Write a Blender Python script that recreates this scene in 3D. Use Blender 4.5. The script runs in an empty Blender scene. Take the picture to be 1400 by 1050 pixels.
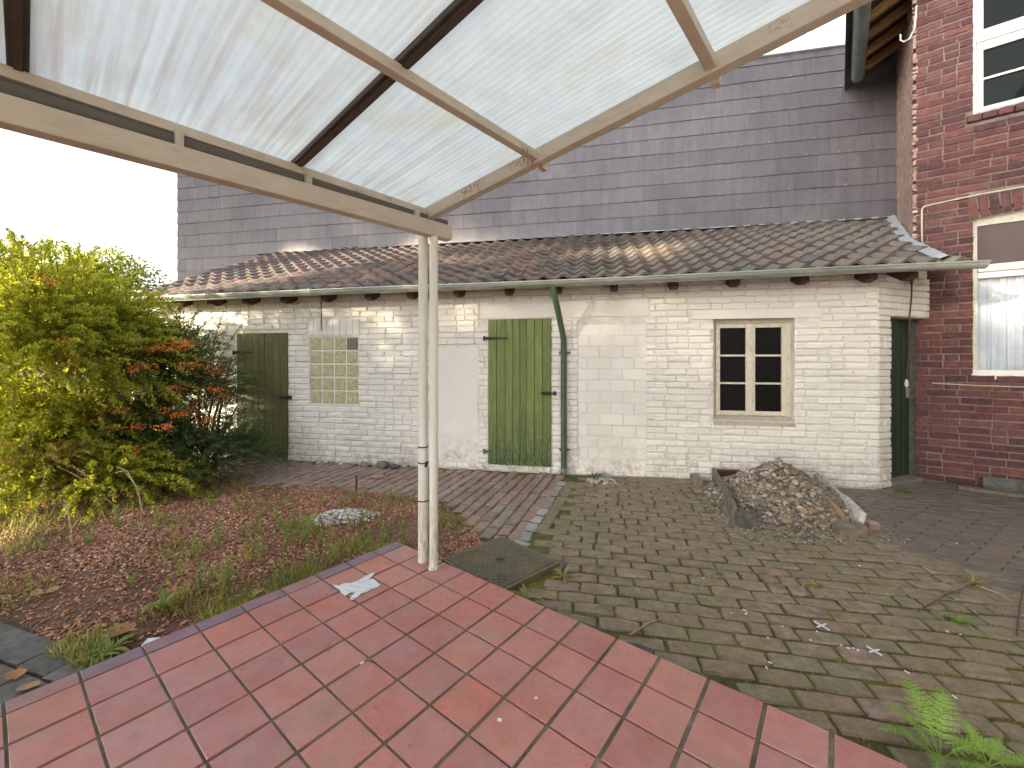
import bpy, math, random
import numpy as np
from mathutils import Vector, Matrix

rad = math.radians
SC = bpy.context.scene
COL = SC.collection

# ------------------------------------------------------------------ camera, sky, sun, exposure
EYE = 1.34
cam_d = bpy.data.cameras.new('camera')
cam_d.sensor_width = 36.0
cam_d.lens = 36.0 * 569.0 / 1400.0
cam_d.shift_y = -33.0 / 1400.0
cam_d.clip_start = 0.05
cam_d.clip_end = 600.0
cam = bpy.data.objects.new('camera', cam_d)
cam.location = (0, 0, EYE)
cam.rotation_euler = (rad(90), 0, 0)
COL.objects.link(cam)
SC.camera = cam

SUN_EL, SUN_AZ = 11.5, 240.0          # azimuth clockwise from +Y
world = bpy.data.worlds.new('World')
SC.world = world
world.use_nodes = True
wn = world.node_tree
bgn = wn.nodes['Background']
sky = wn.nodes.new('ShaderNodeTexSky')
sky.sky_type = 'NISHITA'
sky.sun_disc = False
sky.sun_elevation = rad(SUN_EL)
sky.sun_rotation = rad(SUN_AZ)
sky.dust_density = 2.0
sky.air_density = 1.0
sky.ozone_density = 1.0
hs = wn.nodes.new('ShaderNodeHueSaturation')
hs.inputs['Saturation'].default_value = 0.30
wn.links.new(sky.outputs[0], hs.inputs['Color'])
wn.links.new(hs.outputs[0], bgn.inputs[0])
bgn.inputs[1].default_value = 0.15

az, el = rad(SUN_AZ), rad(SUN_EL)
to_sun = Vector((math.sin(az) * math.cos(el), math.cos(az) * math.cos(el), math.sin(el)))
sun_d = bpy.data.lights.new('sun', 'SUN')
sun_d.energy = 5.0
sun_d.angle = rad(1.5)
sun_d.color = (1.0, 0.85, 0.60)
sun = bpy.data.objects.new('sun', sun_d)
sun.rotation_euler = to_sun.to_track_quat('Z', 'Y').to_euler()
sun.location = to_sun * 40
COL.objects.link(sun)

SC.view_settings.view_transform = 'Standard'
SC.view_settings.look = 'None'
SC.view_settings.gamma = 1.0
SC.view_settings.use_curve_mapping = False
SC.view_settings.exposure = 2.3
SC.render.engine = 'CYCLES'
SC.cycles.use_denoising = True
SC.cycles.max_bounces = 10
SC.cycles.diffuse_bounces = 5
SC.cycles.transparent_max_bounces = 12
SC.cycles.sample_clamp_indirect = 6.0

# ------------------------------------------------------------------ helpers
def obj(name, me, mat=None, parent=None):
    o = bpy.data.objects.new(name, me)
    COL.objects.link(o)
    if parent is not None:
        o.parent = parent
    if mat is not None and me is not None and len(me.materials) == 0:
        me.materials.append(mat)
    return o

def tag(o, label=None, cat=None, group=None, kind=None):
    if label: o['label'] = label
    if cat: o['category'] = cat
    if group: o['group'] = group
    if kind: o['kind'] = kind
    return o

def empty(name, loc=(0, 0, 0), rz=0.0, parent=None):
    o = bpy.data.objects.new(name, None)
    o.empty_display_size = 0.1
    COL.objects.link(o)
    o.location = loc
    o.rotation_euler = (0, 0, rz)
    if parent is not None: o.parent = parent
    return o

def frame(loc, rz):
    return Matrix.Translation(Vector(loc)) @ Matrix.Rotation(rz, 4, 'Z')

def fast_mesh(name, V, F, smooth=False):
    """V (n,3) array, F (m,k) int array with one k for all faces."""
    V = np.asarray(V, dtype=np.float32); F = np.asarray(F, dtype=np.int32)
    me = bpy.data.meshes.new(name)
    me.vertices.add(len(V)); me.vertices.foreach_set('co', V.ravel())
    k = F.shape[1]
    me.loops.add(F.size); me.loops.foreach_set('vertex_index', F.ravel())
    me.polygons.add(len(F)); me.polygons.foreach_set('loop_start', np.arange(0, F.size, k, dtype=np.int32))
    me.update(calc_edges=True)
    if smooth:
        me.polygons.foreach_set('use_smooth', np.ones(len(F), dtype=bool))
    return me

class MB:
    def __init__(s): s.v = []; s.f = []
    def add(s, V, F, M=None):
        b = len(s.v)
        if M is not None: V = [tuple(M @ Vector(p)) for p in V]
        s.v += [tuple(p) for p in V]
        s.f += [tuple(i + b for i in q) for q in F]
        return s
    def box(s, x0, x1, y0, y1, z0, z1, M=None):
        V = [(x, y, z) for z in (z0, z1) for y in (y0, y1) for x in (x0, x1)]
        F = [(0, 2, 3, 1), (4, 5, 7, 6), (0, 1, 5, 4), (2, 6, 7, 3), (0, 4, 6, 2), (1, 3, 7, 5)]
        return s.add(V, F, M)
    def bar(s, p, q, w, h, up=(0, 0, 1)):
        p, q = Vector(p), Vector(q); d = (q - p).normalized()
        sd = d.cross(Vector(up)).normalized(); u = sd.cross(d).normalized()
        V = []
        for c in (p, q):
            for a, b in ((-1, -1), (1, -1), (1, 1), (-1, 1)):
                V.append(c + sd * (a * w / 2) + u * (b * h / 2))
        F = [(0, 3, 2, 1), (4, 5, 6, 7)] + [(i, (i + 1) % 4, 4 + (i + 1) % 4, 4 + i) for i in range(4)]
        return s.add(V, F)
    def tube(s, pts, r, n=8, cap=True):
        pts = [Vector(p) for p in pts]
        rr = r if isinstance(r, (list, tuple)) else [r] * len(pts)
        V = []; F = []
        ref = None
        for i, p in enumerate(pts):
            d = (pts[min(i + 1, len(pts) - 1)] - pts[max(i - 1, 0)]).normalized()
            if ref is None:
                ref = Vector((0, 0, 1)) if abs(d.z) < .9 else Vector((1, 0, 0))
            a = (ref - d * ref.dot(d)).normalized(); b = d.cross(a); ref = a
            for k in range(n):
                t = 2 * math.pi * k / n
                V.append(p + (a * math.cos(t) + b * math.sin(t)) * rr[i])
        for i in range(len(pts) - 1):
            for k in range(n):
                F.append((i * n + k, i * n + (k + 1) % n, (i + 1) * n + (k + 1) % n, (i + 1) * n + k))
        if cap:
            F.append(tuple(range(n - 1, -1, -1))); F.append(tuple((len(pts) - 1) * n + k for k in range(n)))
        return s.add(V, F)
    def poly(s, pts, d):
        """prism: polygon pts extruded by vector d"""
        n = len(pts); d = Vector(d)
        V = [Vector(p) for p in pts] + [Vector(p) + d for p in pts]
        F = [tuple(range(n - 1, -1, -1)), tuple(range(n, 2 * n))] + [(i, (i + 1) % n, n + (i + 1) % n, n + i) for i in range(n)]
        return s.add(V, F)
    def mesh(s, name, smooth=False):
        me = bpy.data.meshes.new(name)
        me.from_pydata(s.v, [], s.f); me.update()
        if smooth:
            me.polygons.foreach_set('use_smooth', np.ones(len(s.f), dtype=bool))
        return me
    def build(s, name, mat, parent=None, smooth=False, bevel=0.0, angle=None):
        o = obj(name, s.mesh(name, smooth), mat, parent)
        if bevel:
            m = o.modifiers.new('bevel', 'BEVEL'); m.width = bevel; m.segments = 2; m.limit_method = 'ANGLE'; m.angle_limit = rad(40)
        if smooth and angle:
            try:
                o.data.set_sharp_from_angle(angle=rad(angle))
            except Exception: pass
        return o

def boxpart(name, mat, parent, *b, bevel=0.0):
    return MB().box(*b).build(name, mat, parent, bevel=bevel)

# ------------------------------------------------------------------ node helper
class NT:
    def __init__(s, name):
        s.m = bpy.data.materials.new(name); s.m.use_nodes = True
        s.t = s.m.node_tree; s.t.nodes.clear()
        s.out = s.t.nodes.new('ShaderNodeOutputMaterial')
        s._pos = None
    def n(s, typ, ins=None, **at):
        nd = s.t.nodes.new(typ)
        for k, v in at.items(): setattr(nd, k, v)
        for k, v in (ins or {}).items(): s.set(nd.inputs[k], v)
        return nd
    def set(s, sock, v):
        if isinstance(v, bpy.types.NodeSocket): s.t.links.new(v, sock)
        else:
            if sock.type == 'RGBA' and len(v) == 3: v = (*v, 1)
            sock.default_value = v
    def pos(s):
        if s._pos is None: s._pos = s.n('ShaderNodeNewGeometry').outputs['Position']
        return s._pos
    def objc(s):
        return s.n('ShaderNodeTexCoord').outputs['Object']
    def mapped(s, vec, scale=(1, 1, 1), rot=(0, 0, 0), loc=(0, 0, 0)):
        return s.n('ShaderNodeMapping', {'Vector': vec, 'Scale': scale, 'Rotation': rot, 'Location': loc}).outputs[0]
    def noise(s, scale, detail=4, rough=.6, vec=None, dist=0.0):
        return s.n('ShaderNodeTexNoise', {'Vector': vec or s.pos(), 'Scale': scale, 'Detail': detail, 'Roughness': rough, 'Distortion': dist}).outputs['Fac']
    def ramp(s, fac, stops, interp='LINEAR'):
        nd = s.n('ShaderNodeValToRGB', {'Fac': fac}); cr = nd.color_ramp; cr.interpolation = interp
        while len(cr.elements) < len(stops): cr.elements.new(0.5)
        for e, (p, c) in zip(cr.elements, stops):
            e.position = p
            e.color = (c, c, c, 1) if not isinstance(c, (tuple, list)) else (*c[:3], 1)
        return nd.outputs['Color']
    def mix(s, fac, a, b, blend='MIX'):
        nd = s.n('ShaderNodeMix', data_type='RGBA', blend_type=blend)
        s.set(nd.inputs[0], fac); s.set(nd.inputs[6], a); s.set(nd.inputs[7], b)
        return nd.outputs[2]
    def math(s, op, a, b=0.0):
        nd = s.n('ShaderNodeMath', operation=op); s.set(nd.inputs[0], a); s.set(nd.inputs[1], b); return nd.outputs[0]
    def rnd(s):
        a = s.n('ShaderNodeObjectInfo').outputs['Random']
        b = s.n('ShaderNodeNewGeometry').outputs['Random Per Island']
        return s.math('FRACT', s.math('ADD', a, b))
    def z(s):
        return s.n('ShaderNodeSeparateXYZ', {'Vector': s.pos()}).outputs['Z']
    def bump(s, h, strength=.3, dist=.01, normal=None):
        nd = s.n('ShaderNodeBump', {'Height': h, 'Strength': strength, 'Distance': dist})
        if normal: s.set(nd.inputs['Normal'], normal)
        return nd.outputs[0]
    def bsdf(s, color, rough=.7, normal=None, metal=0.0, spec=.5, **kw):
        ins = {'Base Color': color, 'Roughness': rough, 'Metallic': metal, 'Specular IOR Level': spec}
        if normal: ins['Normal'] = normal
        ins.update(kw)
        nd = s.n('ShaderNodeBsdfPrincipled', ins)
        s.t.links.new(nd.outputs[0], s.out.inputs[0])
        return nd
    def done(s): return s.m

def mottle(name, c1, c2, scale=6, rough=.8, bump=.3, bscale=80, stain=None, spec=.4, rndamt=.0, metal=0.0, detail=6, bdist=.004):
    g = NT(name)
    col = g.ramp(g.noise(scale, detail, .65), [(.3, c1), (.7, c2)])
    if rndamt:
        v = g.ramp(g.rnd(), [(0, 1 - rndamt), (1, 1 + rndamt)])
        col = g.mix(1, col, v, 'MULTIPLY')
    if stain:
        sc_, lo, hi, colr = stain
        col = g.mix(g.ramp(g.noise(sc_, 6, .7), [(lo, 0.0), (hi, 1.0)]), col, colr)
    g.bsdf(col, rough, g.bump(g.noise(bscale, 5, .7), bump, bdist), metal, spec)
    return g.done()

def palette(name, cols, mscale=12, mamt=.3, rough=.8, bump=.4, bscale=60, extra=None, spec=.4, bdist=.004):
    """per-piece colour from a palette, mottled."""
    g = NT(name)
    k = len(cols)
    col = g.ramp(g.rnd(), [(i / k, c) for i, c in enumerate(cols)], 'CONSTANT' if k > 2 else 'LINEAR')
    v = g.ramp(g.noise(mscale, 6, .7), [(.25, 1 - mamt), (.75, 1 + mamt)])
    col = g.mix(1, col, v, 'MULTIPLY')
    r = rough
    if extra: col = extra(g, col)
    g.bsdf(col, r, g.bump(g.noise(bscale, 6, .75), bump, bdist), 0, spec)
    return g.done()

# ------------------------------------------------------------------ materials
def m_painted():
    g = NT('white_painted_brick')
    base = g.ramp(g.noise(2.2, 6, .65), [(.25, (.72, .70, .665)), (.75, (.82, .81, .79))])
    v = g.ramp(g.rnd(), [(0, .93), (1, 1.03)])
    base = g.mix(1, base, v, 'MULTIPLY')
    grime = g.ramp(g.noise(28, 8, .75), [(.58, 0.0), (.80, .55)])
    base = g.mix(grime, base, (.42, .37, .31))
    low = g.n('ShaderNodeMapRange', {'Value': g.z(), 'From Min': -.1, 'From Max': .45, 'To Min': 1.0, 'To Max': 0.0}).outputs[0]
    dirt = g.math('MULTIPLY', low, g.ramp(g.noise(9, 8, .8), [(.46, 0.0), (.66, .95)]))
    base = g.mix(dirt, base, (.27, .20, .16))
    nrm = g.bump(g.noise(95, 6, .7), .35, .004)
    nrm = g.bump(g.noise(22, 5, .6), .8, .008, nrm)
    g.bsdf(base, .75, nrm, 0, .3)
    return g.done()
MAT = {}
MAT['paint'] = m_painted()
MAT['paintjoint'] = mottle('grimy_shadowed_joint', (.58, .545, .49), (.75, .73, .69), 9, .85, .5, 70)  # joint grime, with the shadow between bricks worked into the colour

def m_door(name, ca, cb, cc):
    g = NT(name)
    streak = g.noise(1, 8, .75, g.mapped(g.objc(), (38, 38, 3.0)))
    col = g.ramp(streak, [(.30, ca), (.52, cb), (.72, cc)])
    v = g.ramp(g.rnd(), [(0, .84), (1, 1.12)])
    col = g.mix(1, col, v, 'MULTIPLY')
    low = g.n('ShaderNodeMapRange', {'Value': g.z(), 'From Min': 0.0, 'From Max': .75, 'To Min': 1.0, 'To Max': 0.0}).outputs[0]
    flake = g.math('MULTIPLY', low, g.ramp(g.noise(1, 8, .8, g.mapped(g.objc(), (60, 60, 14))), [(.44, 0.0), (.51, 1.0)]))
    col = g.mix(flake, col, (.025, .06, .03))
    g.bsdf(col, .6, g.bump(streak, .35, .004), 0, .4)
    return g.done()
MAT['door'] = m_door('weathered_green_paint', (.070, .125, .040), (.165, .205, .062), (.27, .275, .095))
MAT['door_dark'] = m_door('dull_olive_green_paint', (.055, .078, .038), (.125, .122, .050), (.19, .165, .075))
MAT['door_deep'] = mottle('dark_green_door_paint', (.022, .040, .026), (.035, .055, .035), 8, .55, .2)  # near-black green for the side door
MAT['pipe_green'] = mottle('green_pipe_paint', (.050, .085, .052), (.080, .122, .072), 7, .45, .15, stain=(14, .62, .8, (.16, .2, .14)))
MAT['iron'] = mottle('rusty_iron', (.022, .020, .020), (.060, .036, .028), 30, .7, .4)
MAT['timber'] = mottle('dark_rafter_timber', (.055, .022, .016), (.10, .045, .03), 12, .75, .4)

def tile_moss(g, col):
    x = g.n('ShaderNodeSeparateXYZ', {'Vector': g.pos()}).outputs['X']
    gx = g.n('ShaderNodeMapRange', {'Value': x, 'From Min': -2.0, 'From Max': 4.0, 'To Min': 0.15, 'To Max': .95}).outputs[0]
    moss = g.math('MULTIPLY', gx, g.ramp(g.noise(5.5, 8, .75), [(.42, 0.0), (.62, 1.0)]))
    col = g.mix(moss, col, (.150, .148, .122))
    lich = g.ramp(g.noise(34, 5, .7), [(.66, 0.0), (.78, .6)])
    return g.mix(lich, col, (.25, .23, .19))
MAT['rooftile'] = palette('clay_roof_tile', [(.125, .094, .088), (.145, .102, .094), (.105, .090, .086), (.135, .101, .096), (.160, .103, .090), (.115, .095, .091), (.14, .106, .101), (.095, .086, .082)],
                          9, .3, .62, .35, 70, tile_moss, .45)
def m_zinc(name, c1, c2, rough=.42, metal=.55):
    g = NT(name)
    st = g.noise(1, 6, .7, g.mapped(g.pos(), (3, 3, 16)))
    col = g.ramp(st, [(.3, c1), (.7, c2)])
    g.bsdf(col, g.ramp(g.noise(9, 5), [(.3, rough - .08), (.7, rough + .15)]), g.bump(g.noise(25, 4), .1, .003), metal, .5)
    return g.done()
MAT['zinc'] = m_zinc('weathered_zinc', (.30, .33, .30), (.47, .50, .46))
MAT['lead'] = m_zinc('pale_flashing', (.36, .40, .42), (.52, .56, .58), .55, .35)
MAT['greygutter'] = m_zinc('dull_grey_gutter', (.10, .095, .09), (.15, .142, .135), .6, .1)
MAT['darkgutter'] = m_zinc('old_green_grey_gutter', (.15, .19, .17), (.27, .32, .29), .45, .4)

def shingle_extra(g, col):
    st = g.noise(1, 6, .7, g.mapped(g.pos(), (9, 9, 1.2)))
    col = g.mix(1, col, g.ramp(st, [(.3, .80), (.7, 1.18)]), 'MULTIPLY')
    big = g.ramp(g.noise(.6, 5, .6), [(.35, .85), (.7, 1.12)])
    return g.mix(1, col, big, 'MULTIPLY')
MAT['shingle'] = palette('slate_fibre_shingle', [(0.124, 0.118, 0.134), (0.133, 0.127, 0.143), (0.117, 0.112, 0.128), (0.141, 0.132, 0.148), (0.129, 0.123, 0.139)], 16, .14, .62, .25, 120, shingle_extra, .4, .002)
MAT['shinglejoint'] = mottle('dark_joint_backing', (.05, .045, .05), (.07, .06, .065), 5)
MAT['coping'] = mottle('white_metal_coping', (.70, .73, .75), (.80, .82, .83), 4, .4, .1)

def redbrick_extra(g, col):
    wash = g.ramp(g.noise(3.2, 7, .75), [(.56, 0.0), (.75, .55)])
    col = g.mix(wash, col, (.27, .165, .155))
    dark_patch = g.ramp(g.noise(1.3, 6, .7), [(.45, 0.0), (.75, .5)])  # broad random dark patches over the brick
    return g.mix(dark_patch, col, (.075, .040, .042))
MAT['redbrick'] = palette('old_red_brick', [(0.119, 0.046, 0.044), (0.098, 0.040, 0.041), (0.144, 0.058, 0.054), (0.081, 0.038, 0.040), (0.130, 0.054, 0.053), (0.106, 0.045, 0.046), (0.158, 0.066, 0.059)], 20, .5, .82, .6, 75, redbrick_extra, .3)
MAT['mortar'] = mottle('lime_mortar', (.13, .10, .09), (.29, .24, .21), 5, .9, .6, 60)
MAT['peeled'] = mottle('peeled_plaster_brick', (.25, .115, .095), (.46, .36, .31), 7, .88, .9, 40, stain=(10, .55, .62, (.55, .45, .36)), bdist=.02)
MAT['shadewallrender'] = mottle('pale_shade_wall_render', (.34, .325, .30), (.42, .405, .38), 3, .85, .4)
MAT['whiteframe'] = mottle('white_window_paint', (.66, .66, .62), (.78, .78, .76), 14, .5, .2, stain=(30, .6, .75, (.5, .45, .35)))
MAT['creamframe'] = mottle('cream_weathered_paint', (.56, .52, .43), (.72, .69, .60), 20, .6, .3, stain=(26, .58, .72, (.35, .28, .2)))
MAT['sillwood'] = mottle('grey_weathered_sill', (.35, .32, .25), (.55, .51, .42), 22, .75, .4)
MAT['blind'] = mottle('brown_blind_box', (.085, .062, .058), (.115, .085, .078), 3, .6, .15)

def m_pane(name, col, rough=.07, b=.05, bs=18, spec=.5):
    g = NT(name)
    g.bsdf(col, rough, g.bump(g.noise(bs, 3), b, .01), 0, spec)
    return g.done()
MAT['pane'] = m_pane('dark_window_pane', (.006, .009, .007), .05, .03, 6, .18)
MAT['pane_rough'] = m_pane('dark_textured_pane', (.008, .007, .009), .25, .35, 70, .15)
def m_clear():
    g = NT('clear_window_glass')
    fr = g.n('ShaderNodeFresnel', {'IOR': 1.45}).outputs[0]
    tr = g.n('ShaderNodeBsdfTransparent', {'Color': (.92, .94, .95)})
    gl = g.n('ShaderNodeBsdfGlossy', {'Color': (1, 1, 1), 'Roughness': .02})
    mx = g.n('ShaderNodeMixShader', {0: fr}); g.t.links.new(tr.outputs[0], mx.inputs[1]); g.t.links.new(gl.outputs[0], mx.inputs[2])
    g.t.links.new(mx.outputs[0], g.out.inputs[0])
    return g.done()
MAT['clear'] = m_clear()
MAT['curtain'] = mottle('white_net_curtain', (.60, .62, .68), (.74, .76, .82), 9, .9, .2)
def m_block():
    g = NT('wavy_glass_block')
    wv = g.noise(42, 4, .6, None, 1.2)
    col = g.ramp(wv, [(.3, (.24, .235, .115)), (.52, (.52, .50, .29)), (.7, (.80, .77, .58))])
    g.bsdf(col, .12, g.bump(wv, .9, .02), 0, .7)
    return g.done()
MAT['glassblock'] = m_block()
MAT['vent'] = mottle('grey_vent_mesh', (.16, .15, .12), (.22, .20, .16), 60, .8, .6, 200)

def m_steel():
    g = NT('cream_painted_steel')
    col = g.ramp(g.noise(3, 6), [(.3, (.52, .475, .395)), (.7, (.60, .555, .47))])
    dirt = g.ramp(g.noise(1, 7, .75, g.mapped(g.pos(), (7, 7, 30))), [(.45, 0.0), (.75, .45)])
    col = g.mix(dirt, col, (.30, .25, .19))
    rust = g.math('MULTIPLY', g.ramp(g.noise(3.1, 3, .6), [(.57, 0.0), (.67, 1.0)]), g.ramp(g.noise(55, 8, .8), [(.48, 0.0), (.60, 1.0)]))
    col = g.mix(rust, col, (.27, .11, .035))
    g.bsdf(col, .5, g.bump(g.noise(70, 5), .15, .003), 0, .4)
    return g.done()
MAT['steel'] = m_steel()
MAT['darkbar'] = mottle('dark_bronze_bar', (.050, .038, .030), (.085, .066, .054), 9, .5, .2, stain=(20, .6, .8, (.14, .11, .09)))
def m_poly():
    g = NT('ribbed_polycarbonate_sheet')
    oc = g.objc()
    big = g.noise(2.6, 5, .6, oc)
    streak = g.noise(1, 5, .65, g.mapped(oc, (1.1, 24, 1)))
    fine = g.noise(1, 3, .6, g.mapped(oc, (1.2, 60, 1)))
    sx = g.n('ShaderNodeSeparateXYZ', {'Vector': oc}).outputs['X']
    low = g.n('ShaderNodeMapRange', {'Value': sx, 'From Min': 0.0, 'From Max': 1.3, 'To Min': 1.0, 'To Max': 0.08}).outputs[0]
    col = g.ramp(big, [(.28, (.54, .585, .555)), (.5, (.66, .70, .695)), (.70, (.60, .61, .49))])
    d1 = g.math('MULTIPLY', low, g.ramp(streak, [(.44, 0.0), (.68, .85)]))
    col = g.mix(d1, col, (.46, .38, .355))
    col = g.mix(g.ramp(fine, [(.35, .0), (.7, .14)]), col, (.50, .52, .50))
    spots = g.ramp(g.noise(48, 3, .6, oc), [(.72, 0.0), (.76, .7)])
    col = g.mix(spots, col, (.33, .30, .26))
    tl = g.n('ShaderNodeBsdfTranslucent', {'Color': col})
    df = g.n('ShaderNodeBsdfPrincipled', {'Base Color': col, 'Roughness': .3})
    mx = g.n('ShaderNodeMixShader', {0: .16}); g.t.links.new(tl.outputs[0], mx.inputs[1]); g.t.links.new(df.outputs[0], mx.inputs[2])
    g.t.links.new(mx.outputs[0], g.out.inputs[0])
    return g.done()
MAT['poly'] = m_poly()
def m_pvc():
    g = NT('dirty_white_pipe')
    col = g.ramp(g.noise(1, 5, .6, g.mapped(g.pos(), (14, 14, 2))), [(.3, (.64, .65, .61)), (.7, (.75, .76, .73))])
    low = g.n('ShaderNodeMapRange', {'Value': g.z(), 'From Min': 0.0, 'From Max': .6, 'To Min': .75, 'To Max': 0.0}).outputs[0]
    d = g.math('MULTIPLY', low, g.ramp(g.noise(1, 7, .75, g.mapped(g.pos(), (40, 40, 9))), [(.40, 0.0), (.62, 1.0)]))
    col = g.mix(d, col, (.19, .16, .10))
    g.bsdf(col, .4, g.bump(g.noise(60, 3), .06, .003), 0, .5)
    return g.done()
MAT['pvc'] = m_pvc()
MAT['rubber'] = mottle('black_rubber', (.02, .02, .02), (.04, .04, .035), 30, .6)

def m_quarry():
    g = NT('red_quarry_tile')
    cols = [(.46, .165, .140), (.40, .150, .138), (.49, .190, .155), (.43, .165, .155), (.47, .160, .130), (.40, .158, .152), (.45, .185, .17), (.50, .165, .122)]
    col = g.ramp(g.rnd(), [(i / 8, c) for i, c in enumerate(cols)], 'CONSTANT')
    col = g.mix(1, col, g.ramp(g.noise(11, 8, .78), [(.25, .76), (.75, 1.2)]), 'MULTIPLY')
    dust = g.ramp(g.noise(3.4, 8, .78), [(.40, 0.0), (.74, .6)])
    col = g.mix(dust, col, (.42, .30, .30))
    spk = g.ramp(g.noise(90, 4, .7), [(.63, 0.0), (.75, .45)])
    col = g.mix(spk, col, (.52, .42, .40))
    dk = g.ramp(g.noise(19, 9, .82), [(.55, 0.0), (.70, .45)])
    col = g.mix(dk, col, (.17, .09, .08))
    green = g.ramp(g.noise(2.3, 8, .75), [(.50, 0.0), (.68, .5)])
    col = g.mix(green, col, (.27, .215, .15))
    scr = g.ramp(g.noise(1, 8, .8, g.mapped(g.pos(), (60, 24, 20), (0, 0, .5))), [(.64, 0.0), (.74, .45)])
    col = g.mix(scr, col, (.58, .46, .44))
    ro = g.ramp(g.noise(9, 6, .7), [(.3, .24), (.7, .5)])
    n1 = g.bump(g.noise(11, 4), .12, .01)
    g.bsdf(col, ro, g.bump(g.noise(120, 4), .14, .002, n1), 0, .5)
    return g.done()
MAT['quarry'] = m_quarry()
MAT['quarry_edge'] = palette('purple_edge_tile', [(.25, .155, .19), (.29, .165, .18), (.22, .15, .19), (.32, .175, .18)], 10, .25, .38, .2, 90)
def m_grout():
    g = NT('sandy_grout')
    col = g.ramp(g.noise(4, 7, .7), [(.3, (.075, .07, .055)), (.58, (.17, .16, .13)), (.78, (.40, .38, .34))])
    g.bsdf(col, .9, g.bump(g.noise(150, 4), .5, .003), 0, .2)
    return g.done()
MAT['grout'] = m_grout()

def pav_extra(g, col):
    moss = g.ramp(g.noise(1.5, 9, .78), [(.40, 0.0), (.64, .75)])
    col = g.mix(moss, col, (.21, .19, .10))
    dirt = g.ramp(g.noise(17, 9, .82), [(.46, 0.0), (.66, .7)])
    return g.mix(dirt, col, (.125, .102, .072))
MAT['paving'] = palette('mossy_clay_paver', [(0.254, 0.195, 0.156), (0.240, 0.195, 0.153), (0.269, 0.198, 0.159), (0.232, 0.191, 0.151), (0.262, 0.189, 0.150), (0.240, 0.201, 0.162), (0.272, 0.202, 0.167)], 16, .5, .72, .7, 60, pav_extra, .4)
def pav_far(g, col):
    d = g.ramp(g.noise(3.0, 7, .75), [(.45, 0.0), (.72, .5)])
    return g.mix(d, col, (.13, .115, .098))
MAT['paving_clean'] = palette('brown_red_clay_paver', [(0.325, 0.224, 0.202), (0.291, 0.207, 0.185), (0.358, 0.235, 0.207), (0.302, 0.246, 0.224), (0.263, 0.202, 0.190), (0.336, 0.213, 0.190)], 11, .28, .72, .4, 65, pav_far, .4)
MAT['jointmoss'] = mottle('mossy_joint_soil', (.050, .042, .026), (.105, .112, .030), 9, .95, .8, 110, stain=(3.5, .44, .62, (.17, .165, .035)), bdist=.01)
MAT['zigzag'] = palette('grey_brown_concrete_paver', [(0.151, 0.132, 0.112), (0.166, 0.142, 0.119), (0.141, 0.127, 0.109), (0.173, 0.137, 0.114), (0.156, 0.138, 0.114)], 9, .28, .6, .4, 80, pav_far, .45)
MAT['greypaver'] = palette('dark_grey_concrete_paver', [(.125, .118, .118), (.145, .136, .134), (.11, .105, .106), (.155, .142, .136)], 22, .45, .85, .9, 80, pav_far)
MAT['stonegrey'] = palette('pale_channel_stone', [(.34, .34, .33), (.30, .29, .27), (.38, .37, .36), (.27, .24, .22)], 14, .25, .7, .4, 70)
MAT['soil'] = mottle('dark_soil', (.07, .052, .036), (.14, .105, .072), 7, .95, .8, 70, stain=(2.4, .52, .7, (.075, .085, .028)), bdist=.02)
MAT['mulchbase'] = mottle('red_brown_mulch_base', (.19, .108, .078), (.32, .175, .13), 24, .95, 1.0, 90, stain=(2.0, .52, .70, (.165, .150, .058)), bdist=.02)
MAT['chips'] = palette('red_bark_chip', [(0.427, 0.202, 0.132), (0.347, 0.161, 0.107), (0.520, 0.265, 0.170), (0.267, 0.139, 0.099), (0.453, 0.223, 0.139), (0.587, 0.405, 0.263), (0.214, 0.122, 0.089)], 40, .3, .85, .3, 90)
MAT['checker'] = mottle('worn_iron_cover', (.105, .092, .068), (.165, .145, .092), 9, .6, .3, 70, stain=(5, .5, .7, (.17, .16, .075)))
MAT['concrete'] = mottle('grey_concrete', (.17, .16, .145), (.30, .285, .26), 12, .9, .6, 70)
MAT['concrete_d'] = mottle('dark_rough_concrete', (.07, .07, .065), (.17, .165, .155), 18, .95, .9, 50, bdist=.02)
MAT['pebble'] = palette('mixed_river_pebble', [(.24, .190, .140), (.29, .235, .175), (.15, .122, .10), (.36, .31, .25), (.19, .15, .11), (.24, .165, .10), (.115, .10, .095), (.42, .38, .33), (.21, .175, .145), (.165, .14, .12)], 30, .18, .6, .15, 90)
MAT['whitepeb'] = palette('white_pebble', [(0.527, 0.510, 0.484), (0.425, 0.399, 0.365), (0.595, 0.586, 0.570), (0.306, 0.281, 0.255), (0.476, 0.442, 0.391), (0.230, 0.212, 0.196)], 30, .15, .6, .15, 90)
MAT['grit'] = palette('fine_grey_gravel', [(.22, .195, .16), (.15, .13, .105), (.30, .27, .225), (.11, .095, .078), (.36, .33, .28)], 30, .2, .75, .15, 90)
MAT['oldwood'] = mottle('grey_old_board', (.10, .085, .065), (.22, .19, .15), 16, .85, .5, stain=(5, .55, .7, (.10, .10, .05)))
MAT['whitewood'] = mottle('flaking_white_board', (.48, .46, .42), (.66, .64, .60), 18, .75, .4, stain=(16, .5, .64, (.26, .21, .15)))
MAT['firewood'] = palette('split_firewood', [(.24, .16, .09), (.17, .115, .075), (.30, .20, .11), (.13, .10, .075)], 24, .3, .8, .4, 60)
MAT['whiteplastic'] = mottle('white_plastic_scrap', (.62, .66, .72), (.74, .78, .84), 10, .45, .1)
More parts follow.
